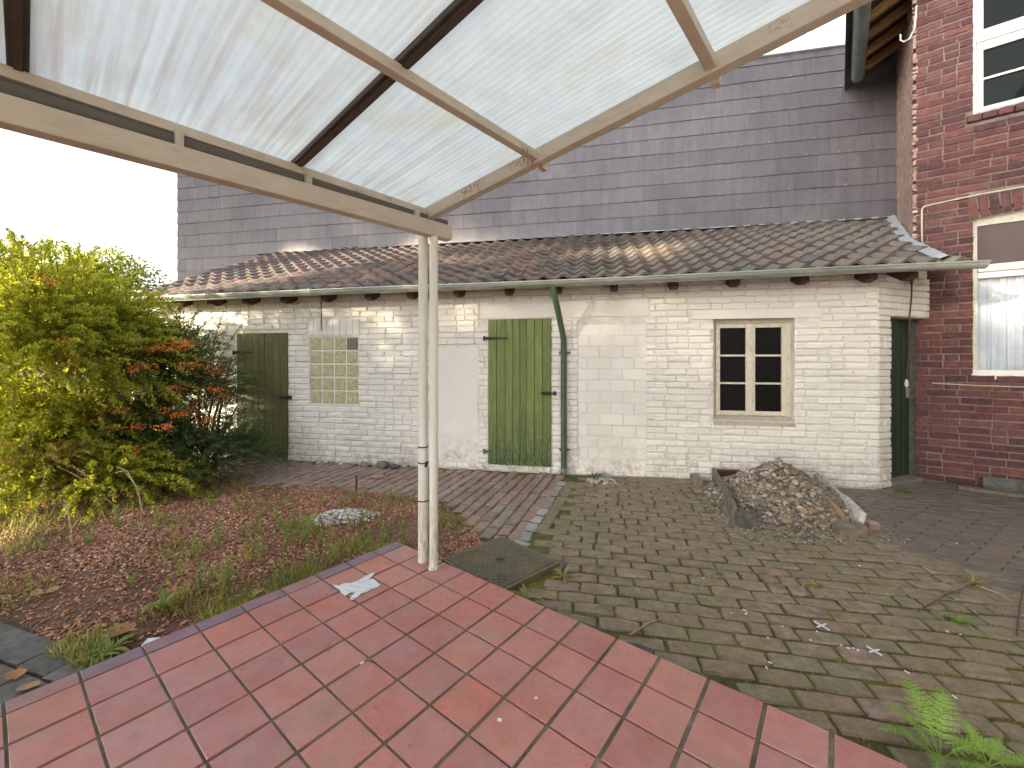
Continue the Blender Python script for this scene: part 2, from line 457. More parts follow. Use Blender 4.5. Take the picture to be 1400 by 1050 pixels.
def m_paper():
    g = NT('torn_printed_paper')
    oc = g.objc()
    ln = g.noise(1, 5, .7, g.mapped(oc, (12, 60, 1), (0, 0, .45)))
    col = g.mix(g.ramp(ln, [(.52, 0.0), (.60, .75)]), (.68, .72, .77), (.36, .40, .46))
    g.bsdf(col, .6)
    return g.done()
MAT['paper'] = m_paper()
MAT['cable'] = mottle('dark_cable', (.05, .03, .04), (.08, .06, .06), 20, .6)
MAT['cablecream'] = mottle('cream_cable', (.52, .46, .34), (.62, .56, .43), 20, .6)
MAT['lampshade'] = mottle('cream_lamp_glass', (.50, .44, .33), (.60, .54, .42), 9, .35, .1)
MAT['eavewood'] = mottle('raw_eave_timber', (.16, .085, .035), (.30, .17, .065), 14, .75, .4)
MAT['eaveboard'] = mottle('dark_red_eave_board', (.05, .022, .016), (.085, .036, .026), 10, .8, .3)

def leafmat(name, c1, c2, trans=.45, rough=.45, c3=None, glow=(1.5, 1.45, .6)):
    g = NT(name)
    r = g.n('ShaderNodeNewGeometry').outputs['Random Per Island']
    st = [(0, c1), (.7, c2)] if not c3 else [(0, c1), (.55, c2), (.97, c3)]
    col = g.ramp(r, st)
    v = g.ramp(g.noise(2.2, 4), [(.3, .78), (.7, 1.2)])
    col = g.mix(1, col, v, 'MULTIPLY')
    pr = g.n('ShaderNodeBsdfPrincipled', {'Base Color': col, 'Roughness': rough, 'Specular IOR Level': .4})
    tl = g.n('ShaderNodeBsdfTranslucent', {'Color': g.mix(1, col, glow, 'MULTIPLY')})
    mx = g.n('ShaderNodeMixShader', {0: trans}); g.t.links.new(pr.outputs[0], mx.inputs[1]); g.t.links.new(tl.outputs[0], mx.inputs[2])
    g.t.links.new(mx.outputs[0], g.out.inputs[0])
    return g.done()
MAT['leaf'] = leafmat('firethorn_leaf', (.165, .205, .034), (.315, .34, .062), .58, .4, None, (2.3, 2.1, .8))
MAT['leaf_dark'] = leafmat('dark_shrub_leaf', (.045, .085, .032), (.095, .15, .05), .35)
MAT['leaf_dry'] = leafmat('yellowing_leaf', (.22, .20, .045), (.38, .31, .08), .5, .6, (.45, .34, .13), (1.8, 1.7, .9))
MAT['treeleaf'] = leafmat('tree_leaf', (.085, .115, .022), (.17, .20, .04), .55, .5, None, (2.2, 2.0, .8))
MAT['weed'] = leafmat('weed_green', (.14, .21, .055), (.25, .32, .09), .4)
MAT['grassy'] = leafmat('grass_blade', (.15, .18, .05), (.28, .29, .10), .4, .6, (.46, .38, .20))
MAT['fern'] = leafmat('bright_fern', (.17, .31, .06), (.28, .44, .10), .4)
MAT['deadleaf'] = palette('dry_brown_leaf', [(.34, .22, .11), (.27, .16, .08), (.42, .30, .17), (.38, .20, .09)], 40, .25, .8, .4, 90)
MAT['berry'] = palette('orange_berry', [(.74, .20, .035), (.68, .15, .025), (.80, .26, .05)], 20, .1, .35, .05, 60)
MAT['stem'] = mottle('shrub_stem', (.075, .055, .038), (.13, .10, .07), 20, .85, .4)
MAT['drystalk'] = mottle('dry_stalk', (.30, .23, .13), (.42, .33, .20), 20, .85, .3)

# ------------------------------------------------------------------ pieces: bricks, tiles
def ring_brick(l, h, d, b, rng, irr):
    """centred piece: 3 rings of 8, front at +w"""
    V = []
    for w, i in ((0, 0), (d - b, 0), (d, b)):
        for (u, v) in ((-1, -1), (0, -1), (1, -1), (1, 0), (1, 1), (0, 1), (-1, 1), (-1, 0)):
            ju = rng.uniform(-irr, irr); jv = rng.uniform(-irr, irr); jw = rng.uniform(-irr, irr) * .5 if w == d else 0
            V.append((u * (l / 2 - i) + ju, v * (h / 2 - i) + jv, w + jw))
    F = []
    for r in (0, 8):
        for k in range(8):
            F.append((r + k, r + (k + 1) % 8, r + 8 + (k + 1) % 8, r + 8 + k))
    F.append(tuple(range(16, 24)))
    return V, F

_vcache = {}
def brick_variant(l, h, d, b, irr, axis, k):
    key = (round(l, 2), round(h, 3), d, b, irr, axis, k)
    if key not in _vcache:
        rng = random.Random(hash(key) & 0xffff)
        V, F = ring_brick(round(l, 2), h, d, b, rng, irr)
        if axis == 'wall': V = [(u, -w, v) for u, v, w in V]
        me = bpy.data.meshes.new('piece'); me.from_pydata(V, [], F); me.update()
        _vcache[key] = (V, F, me)
    return _vcache[key]

def screen_area(P, nrm, area):
    if P.y < .35: return 0
    u = 700 + 569 * P.x / P.y; v = 492 - 569 * (P.z - EYE) / P.y
    if u < -25 or u > 1425 or v < -25 or v > 1075: return 0
    d = Vector((0, 0, EYE)) - P; L = d.length
    return area * max(.02, abs(nrm.dot(d) / L)) / (P.y * P.y)

def place(items, parent, FR, name, mat, nrm, limit=300, field=None):
    """items: (variant tuple, local Matrix, area, material or None). Largest in view become objects, the rest one mesh."""
    sc = []
    for it in items:
        P = FR @ it[1].translation
        sc.append(screen_area(P, nrm, it[2]))
    order = sorted(range(len(items)), key=lambda i: -sc[i])
    rest = {}
    n = 0
    for i in order:
        (V, F, me), M, a, mt = items[i]
        mt = mt or mat
        if n < limit and sc[i] > 0:
            if len(me.materials) == 0: me.materials.append(mt)
            if me.materials[0] is not mt:
                me = me.copy(); me.materials.clear(); me.materials.append(mt)
            o = obj(name, me, None, parent); o.matrix_local = M
            n += 1
        else:
            rest.setdefault(mt.name, (mt, []))[1].append((V, F, M))
    for mn, (mt, L) in rest.items():
        b = MB()
        for V, F, M in L: b.add(V, F, M)
        o = b.build(field or (name + '_field'), mt, parent); o['kind'] = 'stuff'

def course_rects(x0, x1, z0, z1, ch, lens, jx, jz, holes, rng, jit=.004, xlim=None):
    """running bond rectangles (xc,zc,l,h) with holes cut out."""
    out = []; z = z0; row = 0
    while z < z1 - .02:
        h = min(ch - jz, z1 - z)
        x = x0 - (lens[0] * .5 if row % 2 else 0.0) - rng.uniform(0, .03)
        while x < x1:
            l = lens[0] if rng.random() < .72 else lens[1]
            segs = [(max(x, x0), min(x + l - jx, x1))]
            for (a, b, c, d) in holes:
                if z + h > c + .012 and z < d - .012:
                    ns = []
                    for (p, q) in segs:
                        if q <= a or p >= b: ns.append((p, q))
                        else:
                            if p < a: ns.append((p, a))
                            if q > b: ns.append((b, q))
                    segs = ns
            for (p, q) in segs:
                if q - p > .035:
                    out.append(((p + q) / 2, z + h / 2 + rng.uniform(-jit, jit), q - p, h))
            x += l
        z += ch; row += 1
    return out

def holed_wall(x0, x1, z0, z1, y0, y1, holes):
    xs = sorted({x0, x1, *[v for h in holes for v in h[:2] if x0 < v < x1]})
    zs = sorted({z0, z1, *[v for h in holes for v in h[2:] if z0 < v < z1]})
    b = MB()
    for i in range(len(xs) - 1):
        run = None
        for j in range(len(zs) - 1):
            cx, cz = (xs[i] + xs[i + 1]) / 2, (zs[j] + zs[j + 1]) / 2
            hit = any(h[0] < cx < h[1] and h[2] < cz < h[3] for h in holes)
            if hit:
                if run is not None: b.box(xs[i], xs[i + 1], y0, y1, run, zs[j]); run = None
            elif run is None: run = zs[j]
        if run is not None: b.box(xs[i], xs[i + 1], y0, y1, run, z1)
    return b

# ================================================================== GROUND
G0 = -.09                       # level of the brick paving
MB().box(-150, 150, -60, 240, -.6, -.16).build('ground', MAT['soil'])
tag(bpy.data.objects['ground'], 'bare dark soil under and around the yard', 'ground', kind='structure')

# --- quarry tile patio
PA = rad(38.2)
PAT = frame((-.855, 3.08, 0), -PA)
patio = MB().box(.004, 5.4, -5.0, -.004, -.13, -.006).build('patio', MAT['grout'])
patio.matrix_world = PAT
tag(patio, 'raised terrace of square red quarry tiles with a purple edge row', 'patio', kind='structure')
tp = .2047
rng = random.Random(4)
items = []
xb = [0.0] + [(.48 + k) * tp for k in range(0, 26)]
for i in range(len(xb) - 1):
    for j in range(24):
        l, h = xb[i + 1] - xb[i] - .010, tp - .010
        var = brick_variant(l, h, .016, .0016, .0008, 'flat', rng.randrange(4))
        M = Matrix.Translation(((xb[i] + xb[i + 1]) / 2, -(j + .5) * tp, -.0155 + rng.uniform(-.0012, .0012))) @ Matrix.Rotation(rng.uniform(-.006, .006), 4, 'Z')
        items.append((var, M, l * h, MAT['quarry_edge'] if i == 0 else None))
place(items, patio, PAT, 'tile', MAT['quarry'], Vector((0, 0, 1)), 300, 'tile_field')
# rough mortar edge along the patio's paving side
b = MB(); r2 = random.Random(8)
x = .75
while x < 4.6:
    l = r2.uniform(.05, .16); w = r2.uniform(.03, .085)
    b.poly([(x, .0, -.10), (x + l, .0, -.10), (x + l * .9, w, -.10), (x + l * .1, w * r2.uniform(.6, 1.1), -.10)], (0, 0, r2.uniform(.03, .075)))
    x += l * .97
o = b.build('mortar_edge', MAT['concrete_d'], patio)

# --- brick paving
PVA = math.atan(-.20)
PVF = frame((0.0, 3.3, 0), PVA)
paving = MB().poly([(-.55, 2.0, -.17), (-5.6, 2.6, -.17), (-5.6, .95, -.17), (-1.6, .75, -.17), (-.8, .25, -.17), (-.3, -.55, -.17), (3.15, -3.0, -.17), (3.4, 1.2, -.17), (4.2, 2.2, -.17), (3, 2.2, -.17)], (0, 0, .17 + G0 - .011)).build('brick_paving', MAT['jointmoss'])
paving.matrix_world = PVF
tag(paving, 'mossy brick paved yard between the terrace and the white shed', 'paving', kind='structure')
PVi = PVF.inverted()
def inpoly(x, y, P):
    c = False; n = len(P)
    for i in range(n):
        x1, y1 = P[i]; x2, y2 = P[(i + 1) % n]
        if (y1 > y) != (y2 > y) and x < (x2 - x1) * (y - y1) / (y2 - y1) + x1: c = not c
    return c
CHD = Vector((.305, .952)).normalized()        # drain channel direction
def chan_x(y): return .088 + (y - 3.325) * CHD.x / CHD.y
def wallY(x): return 5.36 - .185 * x
pcx, pcy = -.855, 3.08
ca, sa = math.cos(PA), math.sin(PA)
def patio_local(x, y):
    dx, dy = x - pcx, y - pcy
    return ca * dx - sa * dy, sa * dx + ca * dy
MULCH = [(-.14, 3.02), (-.27, 3.32), (-.45, 3.75), (-.72, 4.12), (-1.4, 4.42), (-2.1, 4.66), (-3.0, 4.80), (-4.0, 5.15), (-5.6, 5.9), (-9, 6.2), (-9, 2.0), (-2.98, 2.22), (-2.03, 1.92), (-1.62, 1.72), (-.7, 2.98)]
COVER = [(-.08, 2.50), (.335, 2.88), (-.10, 3.30), (-.50, 2.93)]
rng = random.Random(11)
items = []
L0, W0 = .232, .116
rows = 0
y = -2.9
while y < 2.6:
    x = -1.2 - (L0 * .5 if rows % 2 else 0) + rng.uniform(-.02, .02)
    while x < 3.4:
        p = PVF @ Vector((x, y, 0))
        pl = patio_local(p.x, p.y)
        if (p.x > chan_x(p.y) + .165 and p.y < wallY(p.x) - .035 and p.y > .7 and pl[1] > .085 and p.x < 3.08 + .15 * math.sin(p.y * 3)
                and not inpoly(p.x, p.y, COVER)):
            l = L0 - .016 if rng.random() > .12 else L0 * .5 - .016
            var = brick_variant(l, W0 - .018, .055, .009, .006, 'flat', rng.randrange(6))
            xx = x + (0 if l > .15 else -L0 * .25)
            wob = .012 * math.sin(x * 2.1 + y)
            M = Matrix.Translation((xx, y + wob, G0 - .055 + rng.uniform(-.006, .006))) @ Matrix.Rotation(rng.uniform(-.02, .02), 4, 'Z') @ Matrix.Rotation(rng.uniform(-.02, .02), 4, 'X') @ Matrix.Rotation(rng.uniform(-.015, .015), 4, 'Y')
            items.append((var, M, l * W0, None))
            if l < .15:
                M2 = M.copy(); M2.translation.x += L0 * .5
                items.append((brick_variant(l, W0 - .018, .055, .009, .006, 'flat', rng.randrange(6)), M2, l * W0, None))
        x += L0
    y += W0; rows += 1
# bricks laid along the channel direction, towards the left of it
cang = math.atan2(CHD.y, CHD.x)
nx = Vector((-CHD.y, CHD.x))
for r_ in range(0, 46):
    off = .075 + r_ * W0
    t = -.2 - (L0 * .5 if r_ % 2 else 0)
    while t < 3.6:
        c = Vector((.088, 3.325)) + CHD * t + nx * off
        if c.y < wallY(c.x) - .05 and not inpoly(c.x, c.y, MULCH) and c.y > 3.25 and not inpoly(c.x, c.y, COVER):
            var = brick_variant(L0 - .018, W0 - .018, .055, .009, .006, 'flat', rng.randrange(6))
            M = PVi @ (Matrix.Translation((c.x, c.y, G0 - .055 + rng.uniform(-.006, .006))) @ Matrix.Rotation(cang + rng.uniform(-.025, .025), 4, 'Z') @ Matrix.Rotation(rng.uniform(-.02, .02), 4, 'X'))
            items.append((var, M, L0 * W0, MAT['paving_clean']))
        t += L0
place(items, paving, PVF, 'brick', MAT['paving'], Vector((0, 0, 1)), 300, 'brick_field')
# the pale channel stones and their brick border
t = -.12
while t < 1.75:
    c = Vector((.088, 3.325)) + CHD * t
    var = brick_variant(.135 if rng.random() > .3 else .16, .095, .05, .008, .006, 'flat', rng.randrange(4))
    o = obj('channel_stone', var[2], None, paving)
    if not var[2].materials: var[2].materials.append(MAT['stonegrey'])
    o.matrix_local = PVi @ (Matrix.Translation((c.x, c.y, G0 - .050)) @ Matrix.Rotation(cang + rng.uniform(-.06, .06), 4, 'Z'))
    c2 = c - nx * .105
    if t > .1 and not inpoly(c2.x, c2.y, COVER):
        var = brick_variant(.17, .095, .055, .006, .005, 'flat', rng.randrange(4))
        o = obj('border_brick', var[2], None, paving)
        if not var[2].materials: var[2].materials.append(MAT['paving'])
        o.matrix_local = PVi @ (Matrix.Translation((c2.x, c2.y, G0 - .053)) @ Matrix.Rotation(cang + rng.uniform(-.06, .06), 4, 'Z'))
    t += .19

# --- zigzag concrete pavers on the right
ZF = frame((3.0, 3.3, 0), rad(-14))
zig = MB().box(0.0, 6.0, -3.4, 3.2, -.16, G0 - .009).build('zigzag_paving', MAT['mortar'])
zig.matrix_world = ZF
tag(zig, 'dull grey interlocking concrete pavers in the dark corner by the brick house', 'paving', kind='structure')
def zig_variant(k):
    key = ('zig', k)
    if key not in _vcache:
        r = random.Random(k + 77); L, W, o_ = .224, .108, .026
        ring = [(-L / 2 + o_, -W / 2), (-L / 6, -W / 2), (0, -W / 2 - .012), (L / 6, -W / 2), (L / 2 + o_, -W / 2), (L / 2 - o_, 0), (L / 2 + o_, W / 2), (L / 6, W / 2), (0, W / 2 - .012), (-L / 6, W / 2), (-L / 2 + o_, W / 2), (-L / 2 - o_, 0)]
        V = []
        for w, s_ in ((0, 1), (.05, 1), (.055, .955)):
            V += [(u * (s_ if s_ == 1 else .975), v * s_, w) for u, v in ring]
        n = 12; F = []
        for q in (0, n):
            for i in range(n): F.append((q + i, q + (i + 1) % n, q + n + (i + 1) % n, q + n + i))
        F.append(tuple(range(2 * n, 3 * n)))
        me = bpy.data.meshes.new('piece'); me.from_pydata(V, [], F); me.update()
        _vcache[key] = (V, F, me)
    return _vcache[key]
items = []
y = -3.2; r_ = 0
while y < 2.9:
    x = -.6 + (.116 if r_ % 2 else 0)
    while x < 4.4:
        p = ZF @ Vector((x, y, 0))
        hx = (p.x - 4.87) * .618 + (p.y - 5.02) * .786
        if p.x > 2.98 + .15 * math.sin(p.y * 3) and p.y < wallY(p.x) - .05 + max(0, (p.x - 4.05) * .6) and hx < -.06 and p.y > .6:
            M = Matrix.Translation((x, y, G0 - .054 + rng.uniform(-.003, .003))) @ Matrix.Rotation(rng.uniform(-.01, .01), 4, 'Z') @ Matrix.Rotation(rng.uniform(-.008, .008), 4, 'X')
            items.append((zig_variant(rng.randrange(3)), M, .024, None))
        x += .232
    y += .117; r_ += 1
place(items, zig, ZF, 'paver', MAT['zigzag'], Vector((0, 0, 1)), 300, 'paver_field')

# --- dark grey pavers bottom left
DF = frame((-2.9, 2.30, 0), rad(-19))
dark = MB().box(-2.5, 1.75, -1.7, .03, -.16, -.085).build('paver_path', MAT['soil'])
dark.matrix_world = DF
tag(dark, 'dark grey concrete paver path beside the terrace edge', 'path', kind='structure')
items = []
for i in range(-12, 9):
    for j in range(0, 9):
        x, y = i * .205 + (.1 if j % 2 else 0), -.085 - j * .165
        p = DF @ Vector((x, y, 0)); pl = patio_local(p.x, p.y)
        if pl[0] < -.10 and rng.random() > .02:
            var = brick_variant(.195, .155, .05, .006, .005, 'flat', rng.randrange(4))
            M = Matrix.Translation((x, y, -.115 + rng.uniform(-.005, .005))) @ Matrix.Rotation(rng.uniform(-.02, .02), 4, 'Z') @ Matrix.Rotation(rng.uniform(-.02, .02), 4, 'X')
            items.append((var, M, .03, None))
place(items, dark, DF, 'paver', MAT['greypaver'], Vector((0, 0, 1)), 300, 'paver_field')

# --- mulch bed (gently mounded sheet) and its chips
def bed_h(x, y):
    return -.082 + .018 * math.sin(x * 1.7 + 1) * math.cos(y * 2.1) + .012 * math.sin(x * 7 + y * 5)
nxg, nyg = 150, 80
xs = np.linspace(-9, 0.0, nxg); ys = np.linspace(1.9, 6.2, nyg)
idx = -np.ones((nxg, nyg), int); V = []; F = []
for i, x in enumerate(xs):
    for j, y in enumerate(ys):
        if inpoly(x, y, MULCH):
            idx[i, j] = len(V); V.append((x, y, bed_h(x, y) - .012))
for i in range(nxg - 1):
    for j in range(nyg - 1):
        q = (idx[i, j], idx[i + 1, j], idx[i + 1, j + 1], idx[i, j + 1])
        if min(q) >= 0: F.append(q)
bed = obj('mulch_bed', fast_mesh('mulch_bed', V, F, True), MAT['mulchbase'])
tag(bed, 'planting bed of reddish bark mulch with moss towards the terrace', 'bed', kind='structure')

nr = np.random.RandomState(3)
def scatter_chips(n, sampler, size, flat, seed, name, mat, label, cat):
    """tiny boxes (8 verts) scattered"""
    r = np.random.RandomState(seed)
    P = sampler(n, r); n = len(P)
    a = r.uniform(0, 2 * np.pi, n); t1 = r.normal(0, .35, n); t2 = r.normal(0, .35, n)
    l = r.uniform(size[0], size[1], n); w = l * r.uniform(.35, .7, n); h = l * flat * r.uniform(.6, 1.3, n)
    ax = np.stack([np.cos(a), np.sin(a), t1], 1); ax /= np.linalg.norm(ax, axis=1)[:, None]
    ay = np.stack([-np.sin(a), np.cos(a), t2], 1); ay -= ax * (ax * ay).sum(1)[:, None]; ay /= np.linalg.norm(ay, axis=1)[:, None]
    az_ = np.cross(ax, ay)
    C = np.array([(i, j, k) for k in (-1, 1) for j in (-1, 1) for i in (-1, 1)], float)
    V = P[:, None, :] + (C[None, :, 0:1] * ax[:, None, :] * (l / 2)[:, None, None] + C[None, :, 1:2] * ay[:, None, :] * (w / 2)[:, None, None] + C[None, :, 2:3] * az_[:, None, :] * (h / 2)[:, None, None])
    V += r.normal(0, .12, V.shape) * w[:, None, None]
    base = np.array([(0, 2, 3, 1), (4, 5, 7, 6), (0, 1, 5, 4), (2, 6, 7, 3), (0, 4, 6, 2), (1, 3, 7, 5)])
    F = (base[None] + (np.arange(n) * 8)[:, None, None]).reshape(-1, 4)
    o = obj(name, fast_mesh(name, V.reshape(-1, 3), F), mat)
    return tag(o, label, cat, kind='stuff')
def mulch_sampler(n, r):
    out = []
    while len(out) < n:
        y = 2.0 + 3.9 * r.rand() ** 1.3; x = r.uniform(-7.0, -.1)
        if x < -1.35 * y - .3: continue
        if not inpoly(x, y, MULCH): continue
        pl = patio_local(x, y)
        dens = 1.0
        if -.5 < pl[0] < .2: dens = .28
        if y < 2.55: dens *= .6
        if math.sin(x * 2.3 + 1.2) * math.sin(y * 3.1) > .55: dens *= .35
        if r.rand() < dens: out.append((x, y, bed_h(x, y) - .004 + r.uniform(-.004, .006)))
    return np.array(out)
scatter_chips(54000, mulch_sampler, (.008, .025), .28, 5, 'mulch_chips', MAT['chips'], 'loose reddish bark chips covering the planting bed', 'mulch')

# ================================================================== SHED
SA = math.atan(-.185)
SHF = frame((0, 5.36, 0), SA)
shed = empty('shed'); shed.matrix_world = SHF
tag(shed, 'long low white painted brick shed with tiled lean-to roof and green plank doors', 'shed')
S0, S1, ZT = -6.0, 4.12, 2.30
D1 = (-4.079, -3.244, -.075, 1.726)
D2 = (-.31, .508, -.012, 1.864)
GW = (-2.905, -2.159, .723, 1.661)
WN = (2.418, 3.29, .63, 1.824)
holes = [D1, D2, GW, WN]
wall = holed_wall(S0, S1, -.2, ZT + .12, .0, .28, holes).build('wall', MAT['paintjoint'], shed)
BLOCK = (.838, 1.655, -.02, 1.80)
PL1 = (-.437, 1.70, 1.875, 2.10)          # rendered lintel band above the door
PL2 = (-1.02, -.44, .02, 1.50)            # patch of smooth render
SOLD = (-2.95, -2.13, 1.675, 1.905)
LIN = (2.174, 3.555, 1.815, 1.935)
rects = course_rects(S0, S1 - .002, -.085, ZT, .0777, (.25, .128), .011, .012, [D1, D2, GW, WN, BLOCK, PL1, PL2, SOLD, LIN, (-.31, .508, -.09, -.01), (-.437, -.31, 1.78, 1.9)], random.Random(21))
items = []
rg = random.Random(5)
for (xc, zc, l, h) in rects:
    var = brick_variant(l + .004, h + .003, .021, .010, .0052, 'wall', rg.randrange(6))
    M = Matrix.Translation((xc, rg.uniform(-.002, .009), zc)) @ Matrix.Rotation(rg.uniform(-.014, .014), 4, 'Y') @ Matrix.Rotation(rg.uniform(-.03, .03), 4, 'Z') @ Matrix.Rotation(rg.uniform(-.05, .05), 4, 'X')
    items.append((var, M, l * h, None))
for k in range(8):                        # soldier bricks over the glass blocks
    items.append((brick_variant(.09, .215, .013, .005, .003, 'wall', k % 6), Matrix.Translation((SOLD[0] + .055 + k * .101, .003, 1.79)), .02, None))
for k in range(9):                        # soldier bricks under the door
    items.append((brick_variant(.08, .068, .014, .006, .003, 'wall', k % 6), Matrix.Translation((-.27 + k * .092, .003, -.052)), .0055, None))
for (xc, zc, l, h) in course_rects(BLOCK[0], BLOCK[1], BLOCK[2], BLOCK[3], .139, (.285, .285), .012, .011, [], random.Random(2)):
    items.append((brick_variant(l, h, .006, .004, .002, 'wall', rg.randrange(6)), Matrix.Translation((xc, .002, zc)), l * h, None))
nW = -(SHF.to_3x3() @ Vector((0, 1, 0)))
place(items, wall, SHF, 'brick', MAT['paint'], nW, 300, 'brick_field')
def patch(name, x0, x1, z0, z1, th, seed):
    r = random.Random(seed); b = MB()
    n = 14; P = []
    for k in range(n): P.append((x0 + (x1 - x0) * k / n, 0, z0 + r.uniform(-.012, .012)))
    for k in range(n): P.append((x1 + r.uniform(-.012, .012), 0, z0 + (z1 - z0) * k / n))
    for k in range(n): P.append((x1 - (x1 - x0) * k / n, 0, z1 + r.uniform(-.012, .012)))
    for k in range(n): P.append((x0 + r.uniform(-.012, .012), 0, z1 - (z1 - z0) * k / n))
    b.poly(P, (0, -th, 0)); return b.build(name, MAT['paint'], wall)
patch('render_patch', PL1[0] + .01, PL1[1] - .01, PL1[2], PL1[3] - .01, .013, 1)
patch('render_patch', PL2[0], PL2[1], PL2[2], PL2[3], .012, 2)
boxpart('lintel', MAT['paint'], wall, LIN[0], LIN[1], -.018, .02, LIN[2] + .004, LIN[3] - .004, bevel=.005)

# end wall turning towards the brick house, with the dark side door
A_ = SHF @ Vector((S1, 0, 0))
EWA = math.atan2(4.955 - A_.y, 4.96 - A_.x)
EWF = frame((A_.x, A_.y, 0), EWA)
EWL = math.hypot(4.955 - A_.y, 4.96 - A_.x)
end = holed_wall(.012, EWL, -.2, ZT + .1, .008, .25, [(.235, EWL - .002, -.3, 1.83)]).build('end_wall', MAT['paintjoint'], shed)
end.matrix_local = SHF.inverted() @ EWF
items = []
for (xc, zc, l, h) in course_rects(.0, .225, -.085, 1.83, .0777, (.25, .128), .011, .012, [], random.Random(3)) + course_rects(0, EWL - .01, 1.84, ZT, .0777, (.25, .128), .011, .012, [], random.Random(4)):
    items.append((brick_variant(l, h, .022, .007, .003, 'wall', rg.randrange(6)), Matrix.Translation((xc, .008, zc)) @ Matrix.Rotation(rg.uniform(-.015, .015), 4, 'Y'), l * h, None))
place(items, end, EWF, 'brick', MAT['paint'], Vector((0, -1, 0)), 120, 'brick_field')
sd = empty('side_door', parent=shed); sd.matrix_local = SHF.inverted() @ EWF
for k in range(6):
    w = (EWL - .285) / 6
    boxpart('plank', MAT['door_deep'], sd, .235 + k * w + .002, .235 + (k + 1) * w - .002, .16, .185, -.06, 1.825, bevel=.003)
boxpart('latch', MAT['concrete'], sd, EWL - .13, EWL - .09, .135, .16, .88, 1.0, bevel=.004)
boxpart('jamb', MAT['concrete_d'], sd, EWL - .05, EWL - .015, .05, .2, -.1, 1.83)
boxpart('threshold', MAT['concrete'], sd, .235, EWL - .06, .02, .3, -.2, -.065)

# plank doors
def plank_door(D, n, mat, hinges, seed, latch_z):
    r = random.Random(seed)
    d = empty('door', (D[0], 0, D[2]), 0, shed)
    W, Hh = D[1] - D[0], D[3] - D[2]
    ws = [r.uniform(.8, 1.2) for _ in range(n)]; s_ = sum(ws); x = 0
    for w in ws:
        w = w / s_ * W
        boxpart('plank', mat, d, x + .0025, x + w - .0025, -.030 + r.uniform(-.002, .002), .01, .0 + r.uniform(0, .004), Hh, bevel=.004)
        x += w
    boxpart('backing', MAT['iron'], d, .01, W - .01, .012, .04, .01, Hh - .01)
    for z, l in hinges:
        h = MB()
        h.poly([(-.05, -.034, z - .018), (-.02, -.034, z - .02), (l, -.034, z - .011), (l, -.034, z + .011), (-.02, -.034, z + .02), (-.05, -.034, z + .018)], (0, -.007, 0))
        h.tube([(-.05, -.035, z - .03), (-.05, -.035, z + .03)], .014, 8)
        h.build('hinge', mat if z < .5 else MAT['iron'], d)
    b = MB(); z = latch_z
    b.box(W - .115, W + .0, -.042, -.032, z - .022, z + .022)
    b.tube([(W - .13, -.05, z), (W + .05, -.05, z)], .010, 8)
    b.box(W + .028, W + .062, -.06, -.012, z - .025, z + .025)
    b.tube([(W - .05, -.05, z), (W - .05, -.075, z - .012), (W - .045, -.078, z - .03)], .006, 6)
    b.build('bolt', MAT['iron'], d)
    return d
plank_door(D1, 7, MAT['door_dark'], [(1.52, .27), (.15, .27)], 2, .88)
plank_door(D2, 8, MAT['door'], [(1.63, .27), (.165, .285)], 6, .93)

# glass block window
gw = empty('glass_block_window', (GW[0], 0, GW[2]), 0, shed)
Wg, Hg = GW[1] - GW[0], GW[3] - GW[2]
cw, chh = Wg / 4, Hg / 5
boxpart('mortar_grid', MAT['paint'], gw, 0, Wg, .012, .10, 0, Hg)
for i in range(4):
    for j in range(5):
        gray = (i == 3 and j == 4)
        b = MB(); x0, x1, z0, z1 = i * cw + .012, (i + 1) * cw - .012, j * chh + .012, (j + 1) * chh - .012
        V, F = ring_brick(x1 - x0, z1 - z0, .02 if not gray else .026, .010, random.Random(i * 7 + j), .001)
        b.add([((x0 + x1) / 2 + u, .016 - w, (z0 + z1) / 2 + v) for u, v, w in V], F)
        o = b.build('vent_plate' if gray else 'glass_block', MAT['vent'] if gray else MAT['glassblock'], gw)
        if gray: o['label'] = 'grey vent plate in place of the top corner block'

# casement window
wn_ = empty('window', (WN[0], 0, WN[2]), 0, shed)
Ww, Hw = WN[1] - WN[0], WN[3] - WN[2]
RY = .10
fr = MB()
fr.box(0, .05, RY, RY + .06, 0, Hw); fr.box(Ww - .05, Ww, RY, RY + .06, 0, Hw); fr.box(.05, Ww - .05, RY, RY + .06, Hw - .05, Hw); fr.box(.05, Ww - .05, RY, RY + .06, 0, .05)
fr.build('frame', MAT['creamframe'], wn_, bevel=.004)
half = (Ww - .10) / 2
for k in range(2):
    x0 = .05 + k * half + .002; x1 = x0 + half - .004
    z0, z1 = .055, Hw - .055
    s_ = MB(); sw = .048
    s_.box(x0, x0 + sw, RY - .02, RY + .03, z0, z1); s_.box(x1 - sw, x1, RY - .02, RY + .03, z0, z1)
    s_.box(x0 + sw, x1 - sw, RY - .02, RY + .03, z0, z0 + sw); s_.box(x0 + sw, x1 - sw, RY - .02, RY + .03, z1 - sw, z1)
    sash = s_.build('sash', MAT['creamframe'], wn_, bevel=.003)
    ph = (z1 - z0 - 2 * sw) / 3
    for j in range(3):
        boxpart('pane', MAT['pane_rough'], wn_, x0 + sw - .003, x1 - sw + .003, RY + .006, RY + .012, z0 + sw + j * ph + (.009 if j else -.003), z0 + sw + (j + 1) * ph - (.009 if j < 2 else -.003))
        if j: boxpart('glazing_bar', MAT['creamframe'], wn_, x0 + sw, x1 - sw, RY - .012, RY + .028, z0 + sw + j * ph - .011, z0 + sw + j * ph + .011)
boxpart('astragal', MAT['creamframe'], wn_, Ww / 2 - .014, Ww / 2 + .014, RY - .034, RY - .020, .06, Hw - .06, bevel=.004)
